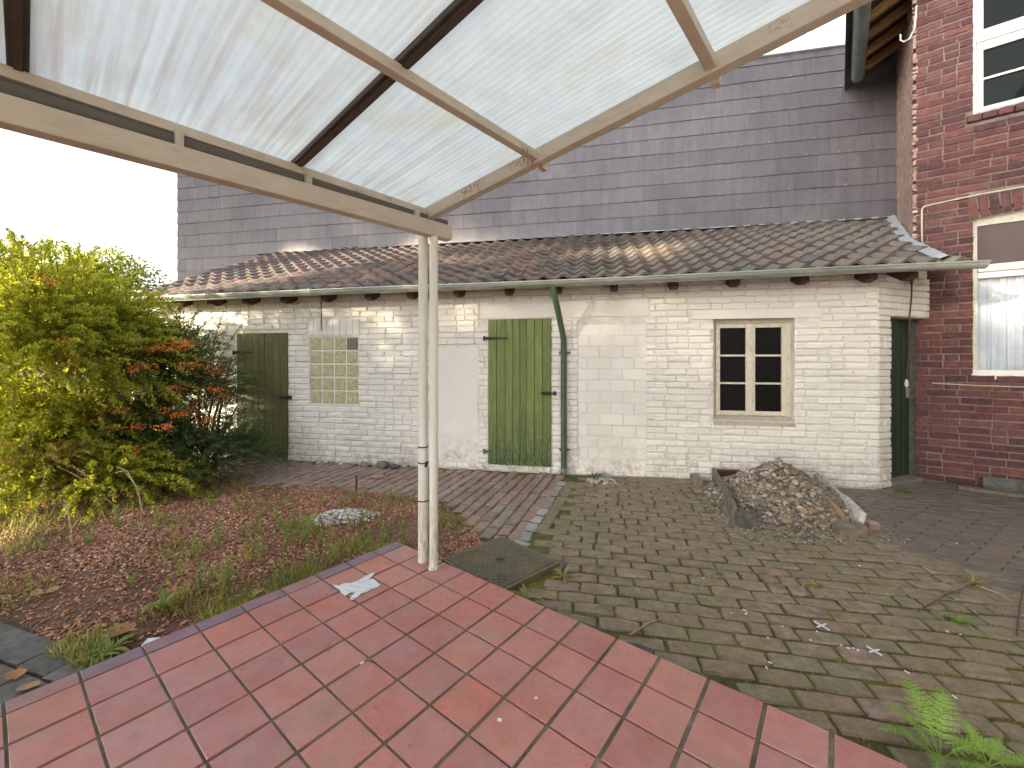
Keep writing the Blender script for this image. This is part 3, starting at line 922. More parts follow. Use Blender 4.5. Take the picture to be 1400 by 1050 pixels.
si = MB(); si.poly([(-.0, -.025, -.055), (-.0, RY, -.055), (-.0, RY, .045), (-.0, -.025, -.02)], (Ww, 0, 0))
si.build('sill', MAT['sillwood'], wn_, bevel=.004)
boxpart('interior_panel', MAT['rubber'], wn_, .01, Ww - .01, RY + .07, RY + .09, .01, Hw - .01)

# roof frame
GZ0, GZ1 = 2.222, 2.300                      # gutter rim rises to the right
def gz(s): return GZ0 + (GZ1 - GZ0) * (s + 5.06) / 9.9
PIT = .466
def roofz(s, y): return gz(s) + .0 + PIT * (y + .36)
R0, R1 = -5.75, 4.58
rafters = [-5.5, -4.887, -4.302, -3.726, -3.124, -2.512, -1.871, -1.286, -.655, -.005, .607, 1.27, 1.941, 2.588, 3.276, 3.921, 4.291]
for s in rafters:
    b = MB(); w = .08
    z0 = roofz(s, -.30) - .118
    b.poly([(s - w / 2, -.27, z0 - .012), (s - w / 2, -.27, z0 + .045), (s - w / 2, .3, z0 + .045 + .57 * PIT), (s - w / 2, .3, z0 - .07 + .57 * PIT), (s - w / 2, -.16, z0 - .03)], (w, 0, 0))
    b.build('rafter', MAT['timber'], shed, bevel=.004)
# deck
dk = MB()
dk.add([(R0, -.33, roofz(R0, -.33) - .03), (R1, -.33, roofz(R1, -.33) - .03), (6.4, 2.75, roofz(6.4, 2.75) - .03), (R0, 3.2, roofz(R0, 3.2) - .03)], [(0, 1, 2, 3)])
dk.add([(R0, -.33, roofz(R0, -.33) - .05), (R1, -.33, roofz(R1, -.33) - .05), (6.4, 2.75, roofz(6.4, 2.75) - .05), (R0, 3.2, roofz(R0, 3.2) - .05)], [(3, 2, 1, 0)])
roof = dk.build('roof', MAT['timber'], shed)
TW, TL = .232, .262
def pantile(k):
    key = ('pan', k)
    if key not in _vcache:
        r = random.Random(k); n = 8; V = []; F = []
        tl = TL + .05
        for row, (yy, dz) in enumerate(((0, 0.010), (tl, -.030))):
            for i in range(n + 1):
                u = i / n
                hgt = .046 * (.5 - .5 * math.cos(2 * math.pi * min(1, max(0, (u - .34) / .66)))) - .010 * math.sin(math.pi * min(1, u / .42))
                V.append((u * TW * 1.045, yy + r.uniform(-.003, .003), hgt + dz + .026))
        for i in range(n + 1):
            x, y, z = V[i]; V.append((x, y + .006, z - .030 - .010 * math.sin(math.pi * i / n)))
        for i in range(n):
            F.append((i, i + 1, n + 2 + i, n + 1 + i))
            F.append((2 * n + 2 + i, 2 * n + 3 + i, i + 1, i))
        me = bpy.data.meshes.new('piece'); me.from_pydata(V, [], F); me.update()
        for p in me.polygons: p.use_smooth = (p.index % 2 == 0)
        _vcache[key] = (V, F, me)
    return _vcache[key]
pitch = math.atan(PIT)
items = []
rg = random.Random(9)
corner_l = SHF.inverted() @ Vector((4.87, 5.02, 0))
far_l = SHF.inverted() @ Vector((6.1, 6.59, 0))
def right_limit(y):
    if y < corner_l.y: return R1 + (corner_l.x - R1) * max(0, (y + .33) / (corner_l.y + .33))
    return corner_l.x + (far_l.x - corner_l.x) * (y - corner_l.y) / (far_l.y - corner_l.y)
SHI = frame((0, 7.886, 0), math.atan(-.21))
def back_y(s):
    # shed-local y of the shingle wall at s
    p0 = SHF.inverted() @ (SHI @ Vector((-10, 0, 0))); p1 = SHF.inverted() @ (SHI @ Vector((10, 0, 0)))
    return p0.y + (p1.y - p0.y) * (s - p0.x) / (p1.x - p0.x)
row = 0; yl = -.375
while yl < 3.4:
    s = R0
    while s < 6.6:
        ymid = yl + TL * math.cos(pitch) * .3
        lim = right_limit(ymid)
        bk = back_y(s) if s > -6.3 else 9
        if s + TW * .55 < lim and ymid < bk - .02 and ymid < 3.15:
            sag = .010 * math.sin(s * 1.7 + 1) + .006 * math.sin(s * 4 + row)
            M = Matrix.Translation((s, yl, roofz(s, yl) + sag + rg.uniform(-.003, .004))) @ Matrix.Rotation(math.atan((GZ1 - GZ0) / 9.9), 4, 'Y').inverted() @ Matrix.Rotation(pitch + rg.uniform(-.012, .012), 4, 'X') @ Matrix.Rotation(rg.uniform(-.012, .012), 4, 'Z')
            items.append((pantile(rg.randrange(5)), M, TW * TL, None))
        s += TW
    yl += TL * math.cos(pitch); row += 1
nR = SHF.to_3x3() @ Vector((0, -math.sin(pitch), math.cos(pitch)))
place(items, roof, SHF, 'roof_tile', MAT['rooftile'], nR, 300, 'roof_tile_field')
# flashings
fl = MB()
for k in range(24):
    s0 = -6.1 + k * .51; s1 = s0 + .515
    if s1 > 6.25: s1 = 6.25
    z0, z1 = roofz(s0, back_y(s0)) + .03, roofz(s1, back_y(s1)) + .03
    y0, y1 = back_y(s0) - .015, back_y(s1) - .015
    fl.add([(s0, y0, z0 + .045), (s1, y1, z1 + .045), (s1, y1 - .0, z1 + .0), (s0, y0 - .0, z0 + .0), (s0, y0 - .14, z0 - .035), (s1, y1 - .14, z1 - .035)], [(0, 3, 2, 1), (3, 4, 5, 2)])
fl.build('wall_flashing', MAT['lead'], shed)
fv = MB()
P = [(R1 + .02, -.33), (corner_l.x, corner_l.y), (far_l.x, far_l.y)]
for (a, b_) in ((0, 1), (1, 2)):
    n = 6
    for k in range(n):
        xa, ya = [P[a][i] + (P[b_][i] - P[a][i]) * k / n for i in (0, 1)]
        xb_, yb = [P[a][i] + (P[b_][i] - P[a][i]) * (k + 1.03) / n for i in (0, 1)]
        za, zb = roofz(xa, ya), roofz(xb_, yb)
        lift = .004 * (k % 2)
        fv.add([(xa - .16, ya, za + .045 + lift), (xb_ - .16, yb, zb + .045 + lift), (xb_ - .05, yb, zb + .085 + lift), (xa - .05, ya, za + .085 + lift), (xa + .005, ya, za + .05), (xb_ + .005, yb, zb + .05), (xa + .01, ya, za - .06), (xb_ + .01, yb, zb - .06)],
               [(0, 1, 2, 3), (3, 2, 5, 4), (4, 5, 7, 6)])
fv.build('verge_flashing', MAT['lead'], shed)

# gutter
def half_gutter(path, r, n=10, wall_t=.004):
    V = []; F = []
    for (p, lat) in path:
        p = Vector(p); lat = Vector(lat)
        for rr in (r, r - wall_t):
            for k in range(n + 1):
                t = math.pi + math.pi * k / n
                V.append(p + lat * (math.cos(t) * rr) + Vector((0, 0, math.sin(t) * rr)))
    m = 2 * (n + 1)
    for i in range(len(path) - 1):
        for q in (0, n + 1):
            for k in range(n):
                f = (i * m + q + k, i * m + q + k + 1, (i + 1) * m + q + k + 1, (i + 1) * m + q + k)
                F.append(f if q else f[::-1])
        for a_, b2 in ((0, n + 1), (n, 2 * n + 1)):
            F.append((i * m + a_, i * m + b2, (i + 1) * m + b2, (i + 1) * m + a_))
    return V, F
gt = MB()
path = []
for k in range(26):
    s = -5.9 + k * (4.80 + 5.9) / 25
    path.append(((s, -.40, gz(s) - .012 * math.sin(math.pi * min(1, max(0, (s + 1.5) / 5)))), (0, 1, 0)))
V, F = half_gutter(path, .062)
gt.add(V, F)
gt.tube([(p[0][0], -.462, p[0][2]) for p in path], .011, 8)
e = path[-1][0]
gt.add([(e[0], e[1] + math.cos(math.pi + math.pi * k / 10) * .062, e[2] + math.sin(math.pi + math.pi * k / 10) * .062) for k in range(11)], [tuple(range(11))])
gutter = gt.build('gutter', MAT['zinc'], shed, smooth=True, angle=50)
for s in (-5.4, -4.77, -4.17, -3.52, -2.58, -1.85, -1.25, -.67, -.025, .591, 1.262, 1.94, 2.62, 3.3, 3.944, 4.366):
    b = MB(); zc = gz(s) - .012 * math.sin(math.pi * min(1, max(0, (s + 1.5) / 5)))
    V, F = half_gutter([((s - .011, -.40, zc), (0, 1, 0)), ((s + .011, -.40, zc), (0, 1, 0))], .067, 10, .005)
    b.add(V, F); b.box(s - .011, s + .011, -.478, -.445, zc + .004, zc + .014)
    b.build('bracket', MAT['zinc'], gutter)
# downpipe
dp = MB()
s = .665
dp.tube([(.56, -.40, gz(.5) - .05), (.575, -.385, 2.10), (.60, -.31, 1.98), (.655, -.10, 1.66), (s, -.062, 1.58), (s, -.06, 1.45), (s, -.06, -.03)], .0365, 14)
down = dp.build('downpipe', MAT['pipe_green'], shed, smooth=True, angle=50)
for z in (1.43, .22):
    b = MB(); b.tube([(s, -.06, z - .018), (s, -.06, z + .018)], .042, 14); b.bar((s + .04, -.06, z), (s + .075, 0, z), .012, .02); b.bar((s - .04, -.06, z), (s - .06, 0, z), .012, .02)
    b.build('pipe_clip', MAT['pipe_green'], down)
b = MB(); b.tube([(s, -.06, -.02), (s, -.07, -.05), (s - .005, -.10, -.075)], .040, 14); b.build('pipe_shoe', MAT['darkgutter'], down)
# hook hanging under the eave
b = MB(); b.tube([(-2.62, -.16, 2.14), (-2.62, -.155, 1.93), (-2.62, -.15, 1.74)], .008, 6); b.tube([(-2.62, -.16, 2.13), (-2.62, -.16, 2.26)], .006, 6)
b.build('hanging_rod', MAT['iron'], shed)
# left end of the shed
boxpart('gable_end', MAT['paint'], shed, S0 - .01, S0 + .24, .285, 3.0, -.2, 2.5)

# ================================================================== SHINGLED BUILDING behind
shg = empty('shingled_building'); shg.matrix_world = SHI
tag(shg, 'tall windowless building clad in slate grey fibre shingles behind the shed', 'building')
T0, T1, ZS = -7.785, 6.32, 6.42
boxpart('wall', MAT['shinglejoint'], shg, T0 + .03, T1, .02, 6.0, -.2, ZS)
boxpart('coping', MAT['coping'], shg, T0 - .03, T1 - .0, -.06, .35, ZS, ZS + .085, bevel=.006)
items = []
rg = random.Random(14)
ch = .268; z = 2.55; r_ = 0
while z < ZS:
    h = min(ch, ZS - z)
    x = T0 - (.30 if r_ % 2 else 0) - rg.uniform(0, .3)
    while x < T1:
        l = .60 if rg.random() > .25 else .60
        a, b_ = max(x, T0), min(x + l, T1)
        if b_ - a > .05:
            key = ('sh', round(b_ - a, 2), round(h, 2))
            if key not in _vcache:
                L, HH = key[1] - .0022, key[2]
                V = [(-L / 2, -.021, 0), (L / 2, -.021, 0), (L / 2, -.008, HH - .002), (-L / 2, -.008, HH - .002), (-L / 2, .004, 0), (L / 2, .004, 0), (L / 2, .004, HH - .002), (-L / 2, .004, HH - .002)]
                F = [(0, 1, 2, 3), (4, 7, 6, 5), (0, 4, 5, 1), (3, 2, 6, 7), (0, 3, 7, 4), (1, 5, 6, 2)]
                me = bpy.data.meshes.new('piece'); me.from_pydata(V, [], F); me.update()
                _vcache[key] = (V, F, me)
            M = Matrix.Translation(((a + b_) / 2, .0 + rg.uniform(0, .003), z + rg.uniform(-.004, .004))) @ Matrix.Rotation(rg.uniform(-.003, .003), 4, 'Y') @ Matrix.Rotation(rg.uniform(-.003, .003), 4, 'Z')
            items.append((_vcache[key], M, (b_ - a) * h, None))
        x += l
    z += ch; r_ += 1
place(items, shg, SHI, 'shingle', MAT['shingle'], Vector((-.2, -.98, 0)), 300, 'shingle_field')
b = MB()
for _ in range(90):
    x, zz = rg.uniform(T0 + .2, T1 - .2), 2.55 + ch * rg.randrange(3, 14) + .02
    b.box(x - .004, x + .004, -.021, -.012, zz, zz + .008)
b.build('shingle_clips', MAT['coping'], shg)['kind'] = 'stuff'
# vent pipe on its roof
vp = MB(); p = SHI @ Vector((5.70, 1.6, 0))
vp.tube([(p.x, p.y, ZS + .0), (p.x, p.y, ZS + 1.8)], .045, 10)
vp.tube([(p.x, p.y, ZS + .55), (p.x, p.y, ZS + .60)], .052, 10)
tag(vp.build('vent_pipe', MAT['coping'], smooth=True, angle=50), 'thin pale pipe rising above the white coping of the shingled building', 'pipe')

# ================================================================== BRICK HOUSE
HA = -rad(38.2)
HF = frame((4.87, 5.02, 0), HA)
house = empty('brick_house'); house.matrix_world = HF
tag(house, 'old two storey red brick house with white framed windows at the yard corner', 'house')
LW = (.468, 1.55, 1.17, 3.04)
UW = (.468, 1.50, 4.117, 6.1)
hw = holed_wall(.0, 4.0, -.2, 7.6, .0, .30, [LW, UW]).build('wall', MAT['mortar'], house)
arc = lambda t: 2.94 + .035 * (1 - ((t - 1.01) / .56) ** 2)
ARCH = (LW[0] - .02, LW[1] + .02, LW[3] - .1, 3.20)
rects = course_rects(.0, 2.5, -.085, 6.6, .0835, (.25, .125), .013, .0145, [LW, UW, (LW[0] - .03, LW[1] + .03, 2.93, 3.19), (UW[0] - .06, UW[1] + .06, 4.02, 4.12), (LW[0] - .05, LW[1] + .05, 1.085, 1.17)], random.Random(31))
items = []
rg = random.Random(6)
for (xc, zc, l, h) in rects:
    var = brick_variant(l, h, .014, .005, .0035, 'wall', rg.randrange(6))
    M = Matrix.Translation((xc, rg.uniform(-.001, .007), zc)) @ Matrix.Rotation(rg.uniform(-.012, .012), 4, 'Y') @ Matrix.Rotation(rg.uniform(-.02, .02), 4, 'Z')
    items.append((var, M, l * h, None))
t = LW[0] - .02
while t < LW[1]:
    a0 = math.atan2(arc(t + .06) - arc(t - .06), .12)
    items.append((brick_variant(.074, .225, .013, .005, .003, 'wall', rg.randrange(6)), Matrix.Translation((t + .02, .0, arc(t) + .115)) @ Matrix.Rotation(-a0, 4, 'Y'), .018, None))
    t += .083
t = UW[0] - .05
while t < UW[1] + .05:
    items.append((brick_variant(.108, .075, .05, .006, .003, 'wall', rg.randrange(6)), Matrix.Translation((t + .055, .0, 4.072)), .01, None)); t += .118
t = LW[0] - .04
while t < LW[1] + .05:
    items.append((brick_variant(.20, .07, .03, .006, .003, 'wall', rg.randrange(6)), Matrix.Translation((t + .10, .0, 1.128)), .016, None)); t += .215
place(items, hw, HF, 'brick', MAT['redbrick'], -(HF.to_3x3() @ Vector((0, 1, 0))), 300, 'brick_field')
# unseen wall added behind the terrace to block sky light on that side
shade_wall_frame = frame((-.56 + 4.3 * math.cos(rad(40.5)), 2.78 - 4.3 * math.sin(rad(40.5)), 0), -rad(40.5))
shade_wall = boxpart('added_shade_wall', MAT['shadewallrender'], house, 0, .3, -7.0, 5.25, -.2, 5.6)
shade_wall.matrix_local = HF.inverted() @ shade_wall_frame
# peeled side wall receding behind the shed roof
r = random.Random(12); V = []; F = []; NU, NZ = 14, 110
for i in range(NU + 1):
    for j in range(NZ + 1):
        V.append((-.012 + r.uniform(-.010, .010), .004 + 2.4 * i / NU, -.2 + 7.4 * j / NZ))
for i in range(NU):
    for j in range(NZ):
        q = i * (NZ + 1) + j; F.append((q, q + 1, q + NZ + 2, q + NZ + 1))
side = obj('side_wall', fast_mesh('side_wall', V, F), MAT['peeled'], house)
boxpart('side_core', MAT['mortar'], house, .02, .3, .31, 2.4, -.2, 7.2)
# ragged corner mortar pieces
b = MB()
for k in range(70):
    z = 2.6 + k * .055 + r.uniform(-.02, .02)
    b.box(-.026 + r.uniform(-.006, .004), r.uniform(.0, .02), -.012, r.uniform(.02, .09), z, z + r.uniform(.02, .06))
b.build('corner_render', MAT['peeled'], hw)['kind'] = 'stuff'

def house_window(W, name_label, spec):
    w = empty('window', (W[0], 0, W[2]), 0, house)
    if name_label: w['label'] = name_label
    return w
# lower window: blind box, rail, curtain
w = house_window(LW, 'window with brown blind and white curtain', None)
WW = LW[1] - LW[0]; y0 = .085
b = MB(); b.box(0, .05, y0, y0 + .07, .05, 1.87); b.box(WW - .05, WW, y0, y0 + .07, .05, 1.87)
b.box(.05, WW - .05, y0, y0 + .07, 1.70, 1.87); b.build('frame', MAT['creamframe'], w, bevel=.004)
boxpart('blind', MAT['blind'], w, .05, WW - .05, y0 + .02, y0 + .05, 1.255, 1.70)
for k, (za, zb, yy) in enumerate(((1.17, 1.25, -.02), (1.10, 1.165, -.005), (.0, .055, -.03))):
    boxpart('rail', MAT['whiteframe'], w, .0 if k == 2 else .051, WW if k == 2 else WW - .051, y0 + yy, y0 + .06, za, zb, bevel=.004)
boxpart('sill', MAT['whiteframe'], w, -.01, WW + .01, -.02, y0 - .031, -.045, .012, bevel=.004)
boxpart('pane', MAT['clear'], w, .05, WW - .05, y0 + .03, y0 + .034, .056, 1.099)
V = []; F = []; n = 220
for i in range(n + 1):
    x = .052 + (WW - .104) * i / n
    yv = .018 * math.sin(x * 62 + 1.5 * math.sin(x * 9)) + .008 * math.sin(x * 151)
    V += [(x, y0 + .10 + yv, .05), (x, y0 + .10 + yv * 1.1, .5), (x, y0 + .10 + yv * .75, 1.10)]
for i in range(n):
    for k in range(2): F.append((3 * i + k, 3 * i + 3 + k, 3 * i + 4 + k, 3 * i + 1 + k))
obj('curtain', fast_mesh('curtain', V, F, True), MAT['curtain'], w)
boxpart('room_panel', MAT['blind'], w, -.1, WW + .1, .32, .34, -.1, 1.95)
# upper window
w = house_window(UW, 'upper window with dark panes', None)
WW, HH = UW[1] - UW[0], UW[3] - UW[2]
b = MB(); b.box(0, .045, y0, y0 + .07, 0, HH); b.box(WW - .045, WW, y0, y0 + .07, 0, HH); b.box(.045, WW - .045, y0, y0 + .07, 0, .05); b.box(.045, WW - .045, y0, y0 + .07, HH - .05, HH)
b.box(.045, WW - .045, y0 - .01, y0 + .07, .80, .93); b.build('frame', MAT['whiteframe'], w, bevel=.004)
boxpart('transom', MAT['whiteframe'], w, .04, WW - .04, y0 - .03, y0 - .011, .84, .90, bevel=.005)
hx = (WW - .09) / 2
for k in range(2):
    for (za, zb, bar) in ((.052, .798, .42), (.932, HH - .052, None)):
        x0 = .046 + k * hx; x1 = x0 + hx - .002; sw = .05
        b = MB(); b.box(x0, x0 + sw, y0 - .008, y0 + .05, za, zb); b.box(x1 - sw - (.04 if k == 0 else 0), x1, y0 - .008, y0 + .05, za, zb)
        b.box(x0 + sw, x1 - sw - (.04 if k == 0 else 0), y0 - .008, y0 + .05, za, za + sw); b.box(x0 + sw, x1 - sw - (.04 if k == 0 else 0), y0 - .008, y0 + .05, zb - sw, zb)
        b.build('sash', MAT['whiteframe'], w, bevel=.004)
        xe = x1 - sw - (.04 if k == 0 else 0) + .003
        if bar:
            boxpart('pane', MAT['pane'], w, x0 + sw - .003, xe, y0 + .02, y0 + .026, za + sw - .003, bar - .011)
            boxpart('pane', MAT['pane'], w, x0 + sw - .003, xe, y0 + .02, y0 + .026, bar + .011, zb - sw + .003)
            boxpart('glazing_bar', MAT['whiteframe'], w, x0 + sw, xe - .003, y0 - .004, y0 + .045, bar - .012, bar + .012)
        else:
            boxpart('pane', MAT['pane'], w, x0 + sw - .003, xe, y0 + .02, y0 + .026, za + sw - .003, zb - sw + .003)
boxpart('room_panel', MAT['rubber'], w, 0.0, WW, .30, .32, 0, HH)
# eave over the side wall
ez = 5.60
b = MB(); b.poly([(-.60, -.62, ez + .06), (-.60, 1.28, ez + .06), (.06, 1.28, ez + .40), (.06, -.62, ez + .40)], (0, 0, .04))
eave = b.build('eave_board', MAT['eaveboard'], house)
for k, t in enumerate((-.45, -.06, .32, .70, 1.08)):
    b = MB(); b.poly([(-.52, t, ez - .02), (-.52, t, ez + .08), (.03, t, ez + .36), (.03, t, ez + .24)], (0, .075, 0)); b.build('rafter', MAT['eavewood'], house, bevel=.005)
path = [((-.50 + .0, -.85 + 2.05 * k / 12, ez), (1, 0, 0)) for k in range(13)]
V, F = half_gutter(path, .075); b = MB(); b.add(V, F); b.tube([(-.575, p[0][1], ez) for p in path], .012, 8)
e = path[-1][0]
b.add([(e[0] + math.cos(math.pi + math.pi * k / 10) * .075, e[1], ez + math.sin(math.pi + math.pi * k / 10) * .075) for k in range(11)], [tuple(range(11))])
eg = b.build('gutter', MAT['darkgutter'], house, smooth=True, angle=50)
for t in (-.3, .35, .8):
    V, F = half_gutter([((-.5, t, ez), (1, 0, 0)), ((-.5, t + .02, ez), (1, 0, 0))], .080, 10, .005); MB().add(V, F).build('bracket', MAT['darkgutter'], eg)
b = MB(); b.tube([(-.13, .05, 5.36), (-.13, .05, 5.29), (-.10, .045, 5.25), (-.05, .03, 5.26), (-.01, -.01, 5.34), (.005, -.016, 5.6)], .008, 8); b.build('cable_loop', MAT['coping'], house)
# cream cable along the facade
b = MB(); b.tube([(.055, -.024, 2.66), (.05, -.026, 2.9), (.05, -.026, 3.13), (.065, -.026, 3.165), (.10, -.026, 3.172), (.5, -.028, 3.20), (.9, -.028, 3.205), (1.6, -.026, 3.19)], .0085, 8)
b.build('wall_cable', MAT['cablecream'], house, smooth=True)
b = MB(); b.tube([(.14, -.02, 1.065), (.5, -.022, 1.05), (1.5, -.02, 1.045)], .006, 6); b.build('thin_wire', MAT['cablecream'], house)
# window-hung house roof (closes the eave from above)
b = MB(); b.poly([(-.66, -.7, ez + .1), (-.66, 2.4, ez + .1), (2.0, 2.4, 7.6), (2.0, -.7, 7.6)], (0, 0, .08)); b.build('roof', MAT['rooftile'], house)

# ================================================================== PERGOLA
PGA = rad(40.5)
PGF = frame((-.56, 2.78, 0), -PGA)
pg = empty('pergola'); pg.matrix_world = PGF
tag(pg, 'cream steel terrace canopy with ribbed translucent roof sheets over the red tiles', 'canopy')
SL = .1
def zb(x): return 2.292 + SL * x
def sloped_box(x0, x1, ya, yb, d0, d1):
    V = [(x, y, zb(x) + d) for d in (d0, d1) for y in (ya, yb) for x in (x0, x1)]
    F = [(0, 2, 3, 1), (4, 5, 7, 6), (0, 1, 5, 4), (2, 6, 7, 3), (0, 4, 6, 2), (1, 3, 7, 5)]
    return MB().add(V, F)
YL = -4.4; XE = 4.26
# beam, slightly falling to the left
b = MB(); V = []
for y in (YL, .10):
    for x in (.060, .130):
        for h in (0, .094): V.append((x, y, 2.137 + .019 * (y - 0.1) + h))
b.add(V, [(0, 1, 3, 2), (4, 6, 7, 5), (0, 4, 5, 1), (2, 3, 7, 6), (1, 5, 7, 3), (0, 2, 6, 4)])
b.build('beam', MAT['steel'], pg, bevel=.005)
for k, x in enumerate((0.0, .905, 1.765, 2.62, 3.48)):
    b = MB(); c = zb(x)
    b.box(x - .018, x + .024, YL, -.019, c + .002, c + .044); b.build('purlin', MAT['steel'], pg, bevel=.003)
    if k: boxpart('purlin_stub', MAT['steel'], pg, x - .012, x + .018, .036, .075, c - .026, c + .012)
sloped_box(-.02, XE, -.018, .034, -.014, .062).build('edge_rafter', MAT['steel'], pg, bevel=.004)
bars = (-.838, -1.765, -2.66, -3.55)
for y in bars:
    sloped_box(-.07, XE, y - .026, y + .026, .045, .085).build('glazing_bar', MAT['darkbar'], pg, bevel=.003)
    sloped_box(-.07, XE, y - .011, y + .011, .034, .0445).build('glazing_bar_rib', MAT['darkbar'], pg)
ed = [.040] + list(bars) + [YL]
for k in range(len(ed) - 1):
    yA, yB = ed[k] - (.012 if k else 0.012), ed[k + 1] + .012
    n = int(abs(yA - yB) / .0115); X = (-.09, .6, 1.3, 2.0, 2.8, XE)
    V = []; F = []
    for i in range(n + 1):
        y = yA + (yB - yA) * i / n
        dz = .0019 * math.sin(2 * math.pi * y / .032)
        for x in X: V.append((x, y, zb(x) + .068 + dz))
    m = len(X)
    for i in range(n):
        for j in range(m - 1): F.append((i * m + j, i * m + j + 1, (i + 1) * m + j + 1, (i + 1) * m + j))
    pan = obj('roof_panel', fast_mesh('roof_panel', V, F, True), MAT['poly'], pg)
# spacers between purlin and beam
for y in (-.12, -.80, -1.33, -2.1, -2.9):
    boxpart('spacer', MAT['steel'], pg, .022, .05, y - .014, y + .014, 2.232 + .019 * (y - .1), zb(0) + .01)
# gutter behind the beam
path = [((-.045, YL + (.155 - YL) * k / 10, 2.300 + .012 * (YL + (.155 - YL) * k / 10)), (1, 0, 0)) for k in range(11)]
V, F = half_gutter(path, .070); b = MB(); b.add(V, F); e = path[-1][0]
b.add([(e[0] + math.cos(math.pi + math.pi * k / 10) * .070, e[1], e[2] + math.sin(math.pi + math.pi * k / 10) * .070) for k in range(11)], [tuple(range(11))])
b.tube([(-.115, p[0][1], p[0][2]) for p in path], .009, 6)
b.build('gutter', MAT['greygutter'], pg, smooth=True, angle=50)
b = MB(); b.tube([(.108, -.040, .0), (.108, -.040, 2.132)], .0275, 20); b.build('post', MAT['pvc'], pg, smooth=True, angle=50)
b = MB(); b.tube([(.108, -.040, .0), (.108, -.040, .012)], .036, 20); b.build('post_foot', MAT['pvc'], pg, smooth=True, angle=50)
b = MB(); b.tube([(-.012, -.032, .0), (-.012, -.032, .66)], .0335, 20); b.tube([(-.012, -.032, .66), (-.012, -.032, 2.225)], .0305, 20)
rp = b.build('rain_pipe', MAT['pvc'], pg, smooth=True, angle=50)
for z, rr, mt in ((.655, .036, 'rubber'), (.76, .034, 'rubber'), (.405, .0355, 'rubber')):
    b = MB(); b.tube([(-.012, -.032, z), (-.012, -.032, z + .008)], rr, 20); b.build('seal_ring', MAT[mt], rp)
b = MB(); b.tube([(-.012, -.032, 2.04), (-.012, -.032, 2.09)], .034, 20); b.build('collar', MAT['pvc'], rp, smooth=True, angle=50)
b = MB(); b.tube([(.030, -.045, .64), (.035, -.042, .655), (.024, -.032, .665)], .010, 8); b.build('plug', MAT['rubber'], rp)

# ================================================================== OBJECTS IN THE YARD
def W3(M, p): return M @ Vector(p)
_ico = {}
def ico(level):
    if level in _ico: return _ico[level]
    t = (1 + 5 ** .5) / 2
    V = [(-1, t, 0), (1, t, 0), (-1, -t, 0), (1, -t, 0), (0, -1, t), (0, 1, t), (0, -1, -t), (0, 1, -t), (t, 0, -1), (t, 0, 1), (-t, 0, -1), (-t, 0, 1)]
    F = [(0, 11, 5), (0, 5, 1), (0, 1, 7), (0, 7, 10), (0, 10, 11), (1, 5, 9), (5, 11, 4), (11, 10, 2), (10, 7, 6), (7, 1, 8), (3, 9, 4), (3, 4, 2), (3, 2, 6), (3, 6, 8), (3, 8, 9), (4, 9, 5), (2, 4, 11), (6, 2, 10), (8, 6, 7), (9, 8, 1)]
    V = [Vector(v).normalized() for v in V]
    for _ in range(level):
        c = {}; F2 = []
        def mid(a, b):
            k = (min(a, b), max(a, b))
            if k not in c: c[k] = len(V); V.append(((V[a] + V[b]) / 2).normalized())
            return c[k]
        for a, b, d in F:
            x, y, z = mid(a, b), mid(b, d), mid(d, a)
            F2 += [(a, x, z), (b, y, x), (d, z, y), (x, y, z)]
        F = F2
    _ico[level] = (np.array([tuple(v) for v in V]), np.array(F))
    return _ico[level]

def pebbles(P, R, level, seed, flat=(.5, .8)):
    """P (n,3) centres, R (n,) radii -> V,F of rounded stones"""
    r = np.random.RandomState(seed); B, F = ico(level); n = len(P)
    S = np.stack([r.uniform(.85, 1.25, n), r.uniform(.7, 1.0, n), r.uniform(flat[0], flat[1], n)], 1) * R[:, None]
    jit = 1 + r.normal(0, .09, (n, len(B)))
    V = B[None] * jit[:, :, None] * S[:, None, :]
    a = r.uniform(0, 2 * np.pi, n); t = r.normal(0, .45, n)
    ca_, sa_, ct, st = np.cos(a), np.sin(a), np.cos(t), np.sin(t)
    x, y, z = V[..., 0], V[..., 1], V[..., 2]
    y2 = y * ct[:, None] - z * st[:, None]; z2 = y * st[:, None] + z * ct[:, None]
    V = np.stack([x * ca_[:, None] - y2 * sa_[:, None], x * sa_[:, None] + y2 * ca_[:, None], z2], -1) + P[:, None, :]
    FF = (F[None] + (np.arange(n) * len(B))[:, None, None]).reshape(-1, 3)
    return V.reshape(-1, 3), FF

# --- gravel heap under the window
HC = Vector((2.66, 4.22))
def heap_h(x, y):
    dx, dy = x - HC.x, y - HC.y
    u = dx * .98 - dy * .18; v = dx * .18 + dy * .98
    r_ = math.sqrt((u / .68) ** 2 + (v / (.60 if v > 0 else .78)) ** 2)
    return .41 * max(0, 1 - r_) ** .92 * (1 + .10 * math.sin(u * 6) * math.cos(v * 5))
V = []; F = []; n = 40
for i in range(n + 1):
    for j in range(n + 1):
        x, y = HC.x - .95 + 1.9 * i / n, HC.y - 1.0 + 1.7 * j / n
        V.append((x, y, G0 - .012 + heap_h(x, y) - .012))
for i in range(n):
    for j in range(n):
        q = i * (n + 1) + j; F.append((q, q + n + 1, q + n + 2, q + 1))
heap = obj('gravel_heap', fast_mesh('gravel_heap', V, F, True), MAT['grit'])
tag(heap, 'heap of mixed tan and grey river gravel piled under the shed window', 'gravel', kind='stuff')
r = np.random.RandomState(8)
P = []; R = []
while len(P) < 2700:
    x, y = HC.x + r.uniform(-.8, .8), HC.y + r.uniform(-.78, .62)
    h = heap_h(x, y)
    if h > .02 and y > 3.50 - .12 * (x - 2.6) + r.normal(0, .05):
        P.append((x, y, G0 + h + r.uniform(-.012, .008))); R.append(r.uniform(.009, .024) + (.014 if r.rand() < .12 else 0))
V, F = pebbles(np.array(P), np.array(R), 1, 3)
